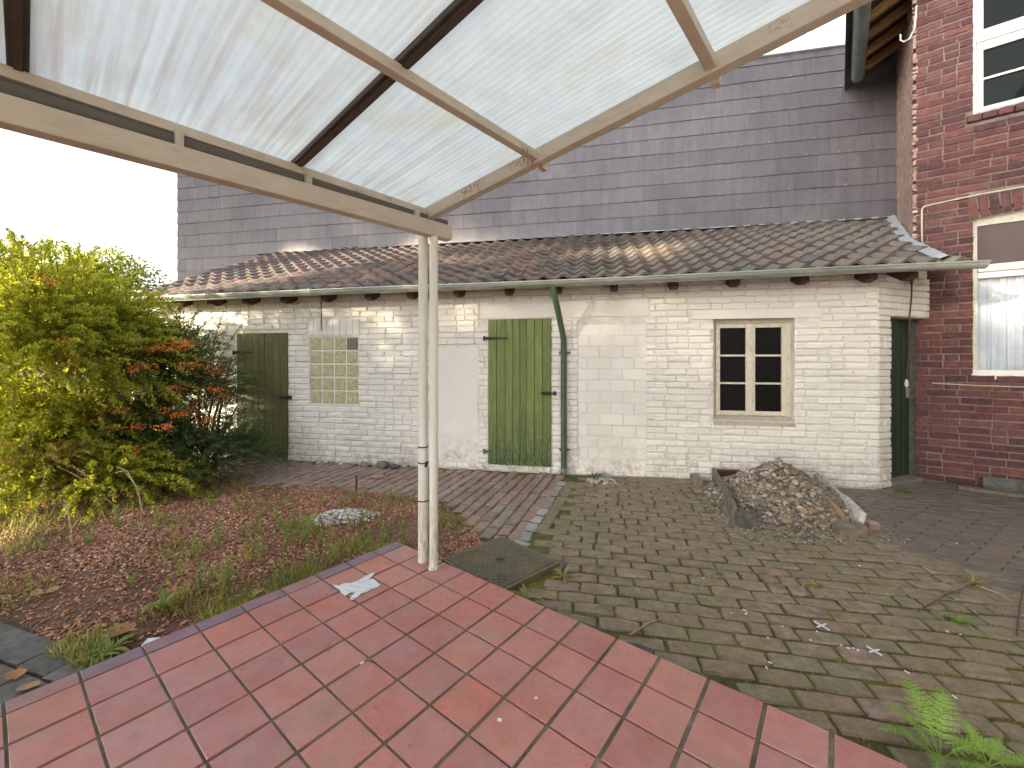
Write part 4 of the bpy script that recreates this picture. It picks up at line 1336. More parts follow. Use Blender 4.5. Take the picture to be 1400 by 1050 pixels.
o = obj('pebble_layer', fast_mesh('pebbles', V, F, True), MAT['pebble'], heap); o['kind'] = 'stuff'
P = []; R = []
while len(P) < 4200:
    a = r.uniform(0, 1); x, y = HC.x + r.uniform(-.78, .52), HC.y - r.uniform(.15, .98)
    h = heap_h(x, y)
    edge = abs(x - HC.x + .1) / .72
    if y < 3.42 + .5 * edge ** 2 - .06 + r.normal(0, .02) and r.rand() < .75: continue
    P.append((x, y, G0 + h + r.uniform(-.006, .004))); R.append(r.uniform(.005, .012))
V, F = pebbles(np.array(P), np.array(R), 0, 4)
o = obj('grit_layer', fast_mesh('grit', V, F, False), MAT['grit'], heap); o['kind'] = 'stuff'

def plank(name, p, q, w, h, mat, label, cat, lean=0.0, group=None):
    p, q = Vector(p), Vector(q); d = (q - p); L = d.length; r = random.Random(int(L * 1e5))
    b = MB(); n = 7; V = []; F = []
    for i in range(n + 1):
        f = i / n; c = p.lerp(q, f); sd = d.cross(Vector((0, 0, 1))).normalized()
        up = Vector((0, 0, 1)) * math.cos(lean) + sd * math.sin(lean); s2 = sd * math.cos(lean) - Vector((0, 0, 1)) * math.sin(lean)
        k = r.uniform(.93, 1.05)
        for a, bb in ((-.5, 0), (.5, 0), (.5, 1), (-.5, 1)): V.append(c + s2 * (a * w) + up * (bb * h * k))
    for i in range(n):
        for k in range(4): F.append((4 * i + k, 4 * i + (k + 1) % 4, 4 * i + 4 + (k + 1) % 4, 4 * i + 4 + k))
    F += [(3, 2, 1, 0), (4 * n, 4 * n + 1, 4 * n + 2, 4 * n + 3)]
    b.add(V, F); o = b.build(name, mat, bevel=.004)
    return tag(o, label, cat, group)
plank('edging_board', (2.36, 4.86, G0), (1.97, 3.68, G0), .04, .17, MAT['oldwood'], 'mossy grey board holding back the heap on the downpipe side', 'board', .05)
plank('painted_board', (3.42, 4.72, G0), (2.88, 3.46, G0), .035, .17, MAT['whitewood'], 'flaking white board leaning along the heap beside the dark door', 'board', -.25)
def block(name, c, s, rz, mat, label, cat, seed):
    V, F = ring_brick(s[0], s[1], s[2], .012, random.Random(seed), .006)
    b = MB(); b.add(V, F, Matrix.Translation(c) @ Matrix.Rotation(rz, 4, 'Z'))
    return tag(b.build(name, mat), label, cat)
block('concrete_block', (2.03, 3.60, G0 - .005), (.16, .11, .115), -.15, MAT['concrete_d'], 'small concrete block at the front of the grey edging board', 'block', 1)
block('timber_block', (2.76, 3.40, G0 - .005), (.20, .11, .10), -.25, MAT['oldwood'], 'squared timber offcut at the foot of the flaking white board', 'block', 2)
block('loose_brick', (3.02, 3.52, G0 - .005), (.10, .09, .075), .2, MAT['paving_clean'], 'lone reddish brick beside the timber offcut', 'brick', 3)
block('back_board', (2.50, 4.80, G0 - .005), (.26, .05, .17), -.2, MAT['timber'], 'rusty brown board on edge behind the heap against the wall', 'board', 4)
block('kerb_stone', (2.12, 4.80, G0 - .005), (.10, .16, .10), -.2, MAT['paving'], 'mossy stone where the grey board meets the wall', 'stone', 5)
rg = random.Random(3)
for k in range(9):
    f = rg.random(); a = Vector((3.16 - k * .035, 4.35 - k * .07, G0 + .22 - .010 * k)); L = rg.uniform(.22, .42)
    dirv = Vector((-.42 + rg.uniform(-.2, .2), -.85, -.18 + rg.uniform(-.1, .06))).normalized()
    b = MB(); e_ = a + dirv * L
    b.tube([a, a.lerp(e_, .5) + Vector((rg.uniform(-.01, .01), 0, .006)), e_], [rg.uniform(.012, .022), .018, rg.uniform(.010, .02)], 6)
    tag(b.build('firewood_stick', MAT['firewood']), 'split wooden stick lying between the gravel heap and the white board', 'stick', 'sticks along the white board')

# strip of kerb slabs at the wall foot
for k, (x0, x1) in enumerate(((1.42, 1.86), (1.87, 2.24))):
    M = SHF @ Matrix.Translation(((x0 + x1) / 2, -.10, G0 - .03))
    V, F = ring_brick(x1 - x0, .16, .045, .006, random.Random(k), .004)
    b = MB(); b.add(V, F, M)
    tag(b.build('wall_foot_slab', MAT['paving']), ['reddish slab lying at the wall foot beside the white pebbles', 'reddish slab lying at the wall foot beside the grey board'][k], 'slab')

# --- inspection cover
CC = [Vector((p[0], p[1])) for p in COVER]
cv = empty('inspection_cover', ((COVER[0][0] + COVER[2][0]) / 2, (COVER[0][1] + COVER[2][1]) / 2, -.092), 0)
tag(cv, 'square rusty checker plate drain cover sunk beside the terrace edge', 'drain cover')
cx_, cy_ = cv.location.x, cv.location.y
ex = (CC[1] - CC[0]); ey = (CC[3] - CC[0]); Lx, Ly = ex.length, ey.length; ex = ex / Lx; ey = ey / Ly
def cvp(u, v, z): 
    p = CC[0] + ex * (u * Lx) + ey * (v * Ly); return (p.x - cx_, p.y - cy_, z)
b = MB(); b.poly([cvp(.045, .045, .01), cvp(.955, .045, .01), cvp(.955, .955, .01), cvp(.045, .955, .01)], (0, 0, .026)); b.build('plate', MAT['checker'], cv, bevel=.003)
b = MB()
for (a, c) in (((0, 0), (1, .04)), ((0, .96), (1, 1)), ((0, .04), (.04, .96)), ((.96, .04), (1, .96))):
    b.poly([cvp(a[0], a[1], -.02), cvp(c[0], a[1], -.02), cvp(c[0], c[1], -.02), cvp(a[0], c[1], -.02)], (0, 0, .053))
b.build('rim', MAT['checker'], cv, bevel=.003)
b = MB(); n = 19
for i in range(n):
    for j in range(n):
        u, v = .085 + .83 * i / (n - 1), .085 + .83 * j / (n - 1)
        if (u - .5) ** 2 + (v - .5) ** 2 < .008: continue
        s_ = 1 if (i + j) % 2 else -1
        a1 = .016; b1 = .006
        q = [cvp(u - a1, v - a1 * s_, .036), cvp(u + b1 * s_ * .6, v - b1 * .6, .036), cvp(u + a1, v + a1 * s_, .036), cvp(u - b1 * s_ * .6, v + b1 * .6, .036)]
        b.poly(q if s_ > 0 else q[::-1], (0, 0, .0035))
o = b.build('checker_studs', MAT['checker'], cv); o['kind'] = 'stuff'
b = MB(); c0 = Vector(cvp(.5, .5, 0)); b.tube([(c0.x, c0.y, .030), (c0.x, c0.y, .0375)], .030, 16); b.build('lift_hole', MAT['rubber'], cv)
b = MB(); V, F = [], []
for k in range(16):
    t = 2 * math.pi * k / 16
    for rr, zz in ((.030, .036), (.042, .0365), (.040, .042), (.031, .041)): V.append((c0.x + rr * math.cos(t), c0.y + rr * math.sin(t), zz))
for k in range(16):
    for q in range(4): F.append((4 * k + q, 4 * ((k + 1) % 16) + q, 4 * ((k + 1) % 16) + (q + 1) % 4, 4 * k + (q + 1) % 4))
b.add(V, F); b.build('lift_ring', MAT['checker'], cv)
b = MB(); rr_ = random.Random(2); P1 = []
for k in range(11):
    f = k / 10
    P1.append(cvp(1.0 + .10 * rr_.uniform(.5, 1.3), f * 1.05 - .02, -.07))
b.poly([cvp(.99, -.05, -.07)] + P1 + [cvp(.99, 1.02, -.07)], (0, 0, .075)); b.build('concrete_collar', MAT['concrete_d'], cv)
block('pale_flagstone', (.045, 3.22, G0 - .045), (.15, .13, .05), 1.0, MAT['stonegrey'], 'pale flat stone at the far corner of the drain cover', 'stone', 7)

# --- pebble patches and stones
def patch_peb(name, c, rx, ry, rz, n, rad_, z0, dome, seed, label, gfun=None):
    r = np.random.RandomState(seed); P = []
    while len(P) < n:
        u, v = r.uniform(-1, 1), r.uniform(-1, 1)
        d = math.hypot(u, v)
        if d > 1 or r.rand() < d * .35: continue
        x = c[0] + u * rx * math.cos(rz) - v * ry * math.sin(rz); y = c[1] + u * rx * math.sin(rz) + v * ry * math.cos(rz)
        P.append((x, y, (gfun(x, y) if gfun else z0) + dome * (1 - d * d) * r.rand() ** .3))
    R = r.uniform(rad_[0], rad_[1], n)
    V, F = pebbles(np.array(P), R, 1, seed)
    return tag(obj(name, fast_mesh(name, V, F, True), MAT['whitepeb']), label, 'pebbles', kind='stuff')
patch_peb('white_pebbles', (-1.50, 3.75), .30, .17, .25, 330, (.010, .021), -.07, .03, 5, 'patch of white and grey pebbles in the mulch bed', bed_h)
patch_peb('wall_pebbles', (1.06, 4.90), .17, .13, -.2, 170, (.009, .017), G0, .035, 6, 'small pile of white pebbles below the green downpipe')
rg = random.Random(17)
for k, (s, rr) in enumerate([(-2.78 + i * .085, .022 + .006 * (i % 3)) for i in range(9)] + [(-1.98, .065), (-1.86, .05), (-1.72, .085), (-1.80, .06), (-1.55, .055), (-1.44, .05)]):
    p = SHF @ Vector((s, -.06 - .05 * (k % 2) - (.03 if rr > .05 else 0), 0))
    V, F = pebbles(np.array([(p.x, p.y, G0 + rr * .35)]), np.array([rr]), 2, 60 + k, (.45, .6))
    mt = MAT['whitepeb'] if k < 11 else MAT['pebble']
    o = obj('river_stone', fast_mesh('river_stone', V, F, True), mt)
    tag(o, 'small rounded river stone in the row at the white wall foot' if rr < .04 else ['large pale river stone at the head of the row by the wall', 'pale round stone next to the large pale one', 'large flat grey stone at the white wall foot', 'grey stone tucked behind the flat grey stone', 'brownish flat stone towards the white post', 'last flat stone of the row towards the green door'][k - 9], 'stone', 'small stones along the wall foot' if rr < .04 else None)
for k, (x, y, lab) in enumerate(((-1.62, 5.05, 'flat reddish stone lying on the paving above the mulch'),)):
    V, F = pebbles(np.array([(x, y, G0 + .015)]), np.array([.075]), 2, 90 + k, (.3, .4)); tag(obj('flat_stone', fast_mesh('flat_stone', V, F, True), MAT['paving_clean']), lab, 'stone')
b = MB(); b.tube([(-1.72, 4.60, -.10), (-1.722, 4.605, .02), (-1.72, 4.60, .065)], [.012, .011, .010], 6); tag(b.build('rusty_stake', MAT['iron']), 'short rusty stake standing at the far edge of the mulch', 'stake')

# --- slab and plank by the house
b = MB(); M = HF @ Matrix.Translation((.52, -.14, -.095)) @ Matrix.Rotation(rad(-14), 4, 'X')
b.box(0, .95, -.02, .02, 0, .155, M); tag(b.build('leaning_slab', MAT['concrete_d'], bevel=.004), 'grey slab leaning against the foot of the brick house', 'slab')
b = MB(); M = HF @ Matrix.Translation((.30, -.30, G0 + .004)) @ Matrix.Rotation(rad(3), 4, 'Z')
b.box(0, .62, -.045, .045, 0, .035, M); tag(b.build('loose_plank', MAT['oldwood'], bevel=.004), 'pale plank lying in front of the leaning slab', 'plank')
b = MB(); M = HF @ Matrix.Translation((.86, -.36, G0 + .004)) @ Matrix.Rotation(rad(-70), 4, 'Z')
b.box(0, .5, -.03, .03, 0, .07, M); tag(b.build('end_plank', MAT['oldwood'], bevel=.004), 'short thick plank crossing the end of the pale plank', 'plank')

# --- lamp and cable by the side door
p = EWF @ Vector((.50, 0, 2.235)); p2 = EWF @ Vector((.70, -.06, 2.225))
lp = empty('wall_lamp', p); tag(lp, 'cream tubular lamp fixed above the dark side door', 'lamp')
v0 = EWF.to_3x3() @ Vector((0, -1, 0)); ax = EWF.to_3x3() @ Vector((1, 0, 0))
b = MB(); b.tube([ax * .02 + v0 * .05, ax * .06 + v0 * .055], .036, 14); b.tube([v0 * -.01, v0 * .05 + ax * .03], .015, 8); b.build('holder', MAT['creamframe'], lp, smooth=True, angle=50)
b = MB(); b.tube([ax * .06 + v0 * .055, ax * .10 + v0 * .057, ax * .16 + v0 * .06, ax * .21 + v0 * .062, ax * .235 + v0 * .063], [.036, .044, .046, .038, .012], 14); b.build('lamp_shade', MAT['lampshade'], lp, smooth=True)
b = MB(); q = [EWF @ Vector((.485 + .012 * math.sin(k * 1.1), -.07 + .004 * k, 2.26 - k * .115)) for k in range(11)]
cab = empty('hanging_cable', q[0]); tag(cab, 'dark cable with a pale plug hanging beside the side door', 'cable')
b.tube([v - q[0] for v in q], .008, 8); b.build('cord', MAT['cable'], cab, smooth=True)
pe = q[-1] - q[0]
b = MB(); b.tube([pe + Vector((0, 0, .01)), pe - Vector((0, 0, .02)), pe - Vector((0, 0, .05)), pe - Vector((0, 0, .075))], [.010, .018, .021, .016], 10)
b.tube([pe + ax * .008 - Vector((0, 0, .07)), pe + ax * .008 - Vector((0, 0, .095))], .004, 6); b.tube([pe - ax * .008 - Vector((0, 0, .07)), pe - ax * .008 - Vector((0, 0, .095))], .004, 6)
b.build('plug', MAT['cablecream'], cab, smooth=True, angle=60)

# --- torn paper and scraps
def flat_scrap(name, pts, z, mat, label, cat, th=.0015, curl=.0, group=None):
    b = MB(); c = Vector((sum(p[0] for p in pts) / len(pts), sum(p[1] for p in pts) / len(pts), z))
    r = random.Random(len(pts) * 7 + int(abs(c.x) * 1000))
    P = [Vector((p[0] - c.x, p[1] - c.y, curl * r.random())) for p in pts]
    n = len(P); V = [(v.x, v.y, v.z) for v in P]; F = [tuple(range(n))]
    b.add(V, F); o = b.build(name, mat); o.location = c
    sm = o.modifiers.new('thickness', 'SOLIDIFY'); sm.thickness = th; sm.offset = 1
    return tag(o, label, cat, group)
def pix(px, py, z): 
    Y = 569 * (EYE - z) / (py - 492); return ((px - 700) / 569 * Y, Y)
def pp(L, z): return [pix(a, b_, z) for a, b_ in L]
flat_scrap('torn_paper', pp([(455, 799), (463, 801), (471, 797), (480, 798), (489, 795), (497, 790), (505, 785), (513, 783), (509, 789), (503, 793), (511, 792), (516, 797), (520, 800), (514, 805), (507, 806), (503, 810), (494, 812), (489, 817), (483, 820), (478, 821), (481, 815), (486, 811), (479, 811), (472, 815), (466, 812), (464, 806), (459, 804)], .002), .0022, MAT['paper'], 'torn white paper with faded print stuck to the red tiles', 'paper', .0015, .006)
flat_scrap('white_card', pp([(193, 877), (202, 868), (218, 865), (221, 870), (208, 877), (196, 881)], -.02), -.045, MAT['paper'], 'small white card lying against the terrace edge', 'card', .002, .01)
for k, (a, c) in enumerate((((1113, 850), (1134, 862)), ((1185, 884), (1206, 897)))):
    p0, p1 = pix(a[0], a[1], G0 + .008), pix(c[0], c[1], G0 + .008)
    b = MB(); m0 = ((p0[0] + p1[0]) / 2, (p0[1] + p1[1]) / 2); dx, dy = p1[0] - p0[0], p1[1] - p0[1]
    b.bar((p0[0], p0[1], G0 + .010), (p1[0], p1[1], G0 + .010), .006, .006); b.bar((m0[0] - dy * .45, m0[1] + dx * .45, G0 + .0105), (m0[0] + dy * .45, m0[1] - dx * .45, G0 + .0105), .0055, .0065)
    tag(b.build('plastic_cross', MAT['whiteplastic']), ['white plastic tile cross lying on the mossy bricks, the one farther from the camera', 'white plastic tile cross in the cluster of scraps nearest the fern'][k], 'tile spacer')
rg = random.Random(23)
for k, (px, py) in enumerate(((1018, 836), (1020, 841), (1117, 865), (1108, 877), (1150, 884), (1160, 888), (1167, 888), (1173, 891), (1050, 874), (1053, 908), (1000, 840), (1295, 865), (1313, 869), (1240, 921), (1070, 858), (962, 792), (970, 690), (1100, 742), (836, 803), (1048, 915), (1308, 744), (1330, 745), (1175, 775), (1305, 955))):
    x, y = pix(px, py, G0); a = rg.uniform(0, 6.28); l = rg.uniform(.004, .010)
    b = MB(); b.box(-l, l, -.0035, .0035, 0, .003, Matrix.Translation((x, y, G0 + .006)) @ Matrix.Rotation(a, 4, 'Z') @ Matrix.Rotation(rg.uniform(-.2, .2), 4, 'Y'))
    tag(b.build('plastic_scrap', MAT['whiteplastic']), 'tiny white plastic scrap on the brick paving', 'scrap', 'white scraps on the paving')
for k, (px, py) in enumerate(((683, 985), (688, 1017), (495, 907), (505, 903), (733, 955), (560, 1020))):
    x, y = pix(px, py, 0); l = rg.uniform(.004, .009)
    b = MB(); b.box(-l, l, -l * .6, l * .6, 0, .004, Matrix.Translation((x, y, .001)) @ Matrix.Rotation(rg.uniform(0, 3), 4, 'Z'))
    tag(b.build('crumb', MAT['whiteplastic'] if k % 2 == 0 else MAT['deadleaf']), 'tiny crumb of debris on the red terrace tiles', 'crumb', 'crumbs on the terrace')

# --- dry leaves
def dry_leaf(px, py, z, L, seed, label, group=None, W=.42):
    r = random.Random(seed); x, y = pix(px, py, z)
    n = 7; V = []; F = []; a = r.uniform(0, 6.28); curl = r.uniform(.15, .4)
    for i in range(n + 1):
        f = i / n; w = L * W * math.sin(math.pi * min(1, f * .96 + .02)) ** .7 * (1 + .18 * r.uniform(-1, 1))
        zc = curl * L * (f - .5) ** 2 * 1.6
        V += [((f - .5) * L, -w, zc + curl * w * .8), ((f - .5) * L, 0, zc), ((f - .5) * L, w, zc + curl * w * r.uniform(.4, 1.1))]
    for i in range(n):
        for k in range(2): F.append((3 * i + k, 3 * i + 3 + k, 3 * i + 4 + k, 3 * i + 1 + k))
    b = MB(); b.add(V, F); b.tube([(.5 * L, 0, curl * L * .4), (.72 * L, .01, curl * L * .45)], .0015, 4)
    o = b.build('dry_leaf', MAT['deadleaf']); o.location = (x, y, z + .004)
    sm = o.modifiers.new('thickness', 'SOLIDIFY'); sm.thickness = .0012
    o.rotation_euler = (r.uniform(-.25, .25), r.uniform(-.25, .25), a)
    return tag(o, label, 'leaf', group)
dry_leaf(165, 868, -.055, .15, 2, 'large curled tan leaf beside the dark grey pavers')
for k, (px, py, L) in enumerate(((300, 790, .075), (293, 800, .06), (330, 815, .07), (352, 812, .06), (340, 730, .06), (357, 672, .07), (50, 812, .07), (72, 808, .07), (163, 710, .06), (370, 770, .05), (426, 676, .05), (275, 795, .06), (40, 940, .08), (20, 925, .07), (395, 690, .05), (240, 760, .05), (120, 770, .05), (460, 745, .045))):
    dry_leaf(px, py, -.055, L, 40 + k, 'small dry brown leaf lying on the mulch bed', 'dry leaves on the mulch bed')

# ================================================================== PLANTS
def leaves_mesh(P, D, N, L, W, name, mat, parent=None, fold=.25):
    """diamond leaves with folded midrib: P base, D direction, N normal, sizes L, W arrays"""
    D = D / np.linalg.norm(D, axis=1)[:, None]
    S = np.cross(D, N); S /= (np.linalg.norm(S, axis=1)[:, None] + 1e-9); N = np.cross(S, D)
    L = L[:, None]; W = W[:, None]
    v0 = P; v1 = P + D * L * .5 + S * W * .5 + N * W * fold; v2 = P + D * L; v3 = P + D * L * .5 - S * W * .5 + N * W * fold
    V = np.stack([v0, v1, v2, v3], 1).reshape(-1, 3)
    n = len(P); k = np.arange(n)[:, None] * 4
    F = np.concatenate([k + np.array([[0, 1, 2]]), k + np.array([[0, 2, 3]])], 1).reshape(-1, 3)
    return obj(name, fast_mesh(name, V, F), mat, parent)

def spray_set(ells, per, Lr, spacing, leaf, rs, up=.35, droop=.5, core=.75, leaf_w=.5, zmin=None, inner=.15):
    """arching leafy sprays out of ellipsoids. returns leaf arrays, stem polylines"""
    P, D, N, L, stems, tips = [], [], [], [], [], []
    for (c, rad3, w) in ells:
        c = np.array(c); rad3 = np.array(rad3)
        for _ in range(int(per * w)):
            d = rs.normal(0, 1, 3); d /= np.linalg.norm(d)
            if d[2] < -.35: d[2] *= -.6
            p0 = c + d * rad3 * core * rs.uniform(inner, 1.0) ** .5
            dirv = d * np.array([1, 1, .8]) + np.array([0, 0, up]) + rs.normal(0, .35, 3); dirv /= np.linalg.norm(dirv)
            ln = rs.uniform(*Lr); m = max(4, int(ln / spacing))
            t = np.linspace(0, 1, m)
            pts = p0 + dirv * (ln * t)[:, None] + np.array([0, 0, -1.0]) * (droop * ln * t ** 2)[:, None]
            if zmin is not None: pts[:, 2] = np.maximum(pts[:, 2], zmin + .01)
            tang = np.gradient(pts, axis=0); tang /= np.linalg.norm(tang, axis=1)[:, None]
            stems.append(pts[[0, m // 3, 2 * m // 3, m - 1]])
            tips.append(pts)
            for q in range(m):
                for _k in range(2):
                    sidev = rs.normal(0, 1, 3); sidev -= tang[q] * sidev.dot(tang[q]); sidev /= np.linalg.norm(sidev)
                    P.append(pts[q]); D.append(tang[q] * .55 + sidev + np.array([0, 0, .15])); N.append(rs.normal(0, .45, 3) + np.array([0, 0, 1.0])); L.append(leaf * rs.uniform(.6, 1.25))
    return np.array(P), np.array(D), np.array(N), np.array(L), stems, tips

def thin_stems(stems, r, name, mat, parent):
    """triangular prism stems, vectorised lightly"""
    V = []; F = []
    for s in stems:
        b = len(V); m = len(s)
        for i, p in enumerate(s):
            rr = r * (1 - .7 * i / (m - 1))
            for k in range(3):
                a = 2.094 * k; V.append((p[0] + rr * math.cos(a), p[1] + rr * math.sin(a), p[2] + rr * .3 * math.sin(a + 1)))
        for i in range(m - 1):
            for k in range(3): F.append((b + 3 * i + k, b + 3 * i + (k + 1) % 3, b + 3 * i + 3 + (k + 1) % 3, b + 3 * i + 3 + k))
    return obj(name, fast_mesh(name, V, F), mat, parent)

def berry_clusters(tips, n, rs, parent, frac=(.3, .85), num=(12, 30), sel=None):
    P = []
    pool = [t for t in tips if sel is None or sel(t)]
    for _ in range(n):
        t = pool[rs.randint(len(pool))]; c = t[int(len(t) * rs.uniform(*frac))]
        for _k in range(rs.randint(*num)): P.append(c + rs.normal(0, 1, 3) * np.array([.045, .045, .022]) + np.array([0, 0, .02]))
    V, F = pebbles(np.array(P), rs.uniform(.0065, .0105, len(P)), 0, 5, (.9, 1.0))
    return obj('berries', fast_mesh('berries', V, F, True), MAT['berry'], parent)

# --- firethorn shrub
rs = np.random.RandomState(21)
bush = empty('firethorn_bush', (-4.9, 4.8, -.1)); tag(bush, 'big sunlit firethorn shrub with orange berries beside the shed', 'shrub')
bush_o = np.array([-4.9, 4.8, -.1])
ells = [((-5.45, 4.6, 1.35), (1.15, .85, 1.2), 2.2), ((-4.75, 4.8, 1.15), (.65, .55, .95), 1.3), ((-4.7, 4.7, .35), (.6, .45, .40), 1.0), ((-5.3, 4.35, .35), (1.0, .55, .42), 1.4), ((-4.7, 4.25, .08), (1.1, .30, .18), 1.0), ((-4.9, 4.2, 1.15), (.55, .45, .85), .8)]
P, D, N, L, stems, tips = spray_set(ells, 430, (.32, .80), .015, .036, rs, .40, .42, .95, zmin=-.08, inner=.62)
P -= bush_o; stems = [s - bush_o for s in stems]; tips = [t - bush_o for t in tips]
leaves_mesh(P, D, N, L, L * .5, 'foliage', MAT['leaf'], bush)
thin_stems(stems, .004, 'twigs', MAT['stem'], bush)
berry_clusters(tips, 60, rs, bush, (.6, 1.0), (16, 36))
b = MB()
for k in range(13):
    a = rs.uniform(0, 6.28); x0, y0_ = rs.uniform(-.5, .5), rs.uniform(-.2, .2); tx, ty, tz = x0 + rs.uniform(-.9, .9), y0_ + rs.uniform(-.4, .3), rs.uniform(1.2, 2.1)
    b.tube([(x0, y0_, -.05), (x0 + (tx - x0) * .3, y0_ + (ty - y0_) * .3, tz * .45), (tx, ty, tz)], [.032, .022, .009], 6)
b.build('trunk', MAT['stem'], bush, smooth=True)

# --- shaded shrub in front of the plank door
rs = np.random.RandomState(5)
b2 = empty('berry_shrub', (-3.9, 5.25, -.1)); tag(b2, 'shaded dark green shrub with orange berry sprays in front of the farther door', 'shrub')
o2 = np.array([-3.9, 5.25, -.1])
ells = [((-3.95, 5.2, .75), (.55, .40, .75), 1.8), ((-4.15, 4.75, .45), (.55, .35, .55), 1.8), ((-4.2, 4.95, 1.1), (.45, .35, .5), 1.2), ((-3.65, 4.95, .18), (.62, .45, .30), 2.2), ((-4.2, 5.3, 1.40), (.32, .28, .48), .7), ((-3.9, 4.6, .05), (.6, .25, .16), .9)]
P, D, N, L, stems, tips = spray_set(ells, 230, (.3, .62), .017, .026, rs, .45, .4, .85, zmin=-.08)
# some long reaching sprays towards the door and gutter
for (p0, dv, ln) in (((-3.8, 5.3, 1.2), (.35, .12, .9), .9), ((-3.75, 5.25, .9), (.75, .15, .45), .75), ((-3.9, 5.4, 1.4), (.15, .1, 1.0), .75), ((-3.7, 5.2, .6), (.9, .1, .3), .6), ((-3.7, 5.3, 1.3), (.7, .15, .5), .7), ((-3.6, 5.1, .3), (.9, 0, .35), .6), ((-4.1, 5.5, 1.6), (.45, .1, .55), .7)):
    dv = np.array(dv); dv /= np.linalg.norm(dv); m = int(ln / .014); t = np.linspace(0, 1, m)
    pts = np.array(p0) + dv * (ln * t)[:, None] + np.array([0, 0, -1]) * (.22 * ln * t ** 2)[:, None]
    tg = np.gradient(pts, axis=0); stems.append(pts[[0, m // 3, 2 * m // 3, m - 1]])
    e1, e2, e3, e4 = [], [], [], []
    for q in range(m):
        for _k in range(2):
            sv = rs.normal(0, 1, 3); e1.append(pts[q]); e2.append(tg[q] / np.linalg.norm(tg[q]) * .5 + sv / np.linalg.norm(sv)); e3.append(rs.normal(0, .4, 3) + np.array([0, 0, 1.])); e4.append(.026 * rs.uniform(.6, 1.2))
    P = np.vstack([P, e1]); D = np.vstack([D, e2]); N = np.vstack([N, e3]); L = np.concatenate([L, e4])
P = P - o2; stems = [s - o2 for s in stems]; tips = [t - o2 for t in tips]
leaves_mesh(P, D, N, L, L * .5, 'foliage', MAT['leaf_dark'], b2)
thin_stems(stems, .004, 'twigs', MAT['stem'], b2)
berry_clusters(tips, 85, rs, b2, (.5, 1.0), (26, 56), lambda t: t[0][2] > .55 and t[-1][1] < -.1)
b = MB()
for k in range(6):
    x0, y0_ = rs.uniform(-.25, .05), rs.uniform(.0, .15); tx, tz = x0 + rs.uniform(-.4, .35), rs.uniform(.8, 1.5)
    b.tube([(x0, y0_, -.03), (x0 + (tx - x0) * .4, y0_, tz * .5), (tx, y0_ + .05, tz)], [.022, .016, .007], 6)
b.build('trunk', MAT['stem'], b2, smooth=True)

# --- bright yellowing shrub in the low sun
rs = np.random.RandomState(15)
b3 = empty('yellowing_shrub', (-4.35, 3.95, -.08)); tag(b3, 'low yellowing sunlit shrub with an arching bare stem at the bed edge', 'shrub')
o3 = np.array([-4.35, 3.95, -.08])
P, D, N, L, stems, tips = spray_set([((-4.45, 3.95, .35), (.38, .25, .20), 1.0), ((-5.0, 3.85, .15), (.5, .3, .15), .8)], 70, (.25, .5), .016, .026, rs, .35, .5, .8, zmin=-.07)
leaves_mesh(P - o3, D, N, L, L * .35, 'foliage', MAT['leaf_dry'], b3)
thin_stems([s - o3 for s in stems], .004, 'twigs', MAT['drystalk'], b3)
b = MB(); b.tube([(.55, .05, .0), (.40, .03, .16), (.22, .0, .32), (.02, 0, .42)], [.010, .008, .006, .004], 6); b.build('stem', MAT['drystalk'], b3, smooth=True)

# --- trees beyond the shrub
def tree(c, rad3, n, leaf, seed, label, trunk_h, mat='treeleaf'):
    rs = np.random.RandomState(seed); t = empty('tree', (c[0], c[1], -.15)); tag(t, label, 'tree', 'trees beyond the shrub')
    o_ = np.array([c[0], c[1], -.15])
    P, D, N, L, cl = [], [], [], [], []
    for _ in range(70):
        d = rs.normal(0, 1, 3); d /= np.linalg.norm(d); cl.append((np.array(c) + d * np.array(rad3) * rs.uniform(.45, 1.0), rs.uniform(.22, .42) * min(rad3)))
    for (cc, rr) in cl:
        m = n // 70; d = rs.normal(0, 1, (m, 3)); d /= np.linalg.norm(d, axis=1)[:, None]
        P.append(cc + d * rr * rs.uniform(.5, 1.05, (m, 1))); D.append(d + rs.normal(0, .6, (m, 3))); N.append(d * .5 + rs.normal(0, .6, (m, 3)) + np.array([0, 0, .6])); L.append(leaf * rs.uniform(.6, 1.3, m))
    leaves_mesh(np.vstack(P) - o_, np.vstack(D), np.vstack(N), np.concatenate(L), np.concatenate(L) * .6, 'crown', MAT[mat], t)
    b = MB(); b.tube([(0, 0, 0), (.05, .0, trunk_h * .5), (0, .05, trunk_h)], [.17, .14, .10], 8)
    for cc, rr in cl[:9]:
        e_ = cc - o_; b.tube([(0, .02, trunk_h * .75), tuple(np.array([0, 0, trunk_h]) * .5 + e_ * .5), tuple(e_)], [.08, .05, .02], 6)
    b.build('trunk', MAT['stem'], t, smooth=True)
tree((-13.6, 13.5, 3.0), (2.3, 2.0, 1.75), 26000, .10, 3, 'rounded leafy tree behind the shrub near the shed roof end', 1.8)
tree((-17.6, 14.0, 3.1), (2.5, 2.0, 2.0), 24000, .10, 4, 'wide leafy tree behind the shrub at the picture edge', 1.8)
tree((-11.2, 16.5, 2.6), (2.0, 1.8, 1.6), 14000, .10, 6, 'lower far tree showing just past the shed roof', 1.5)

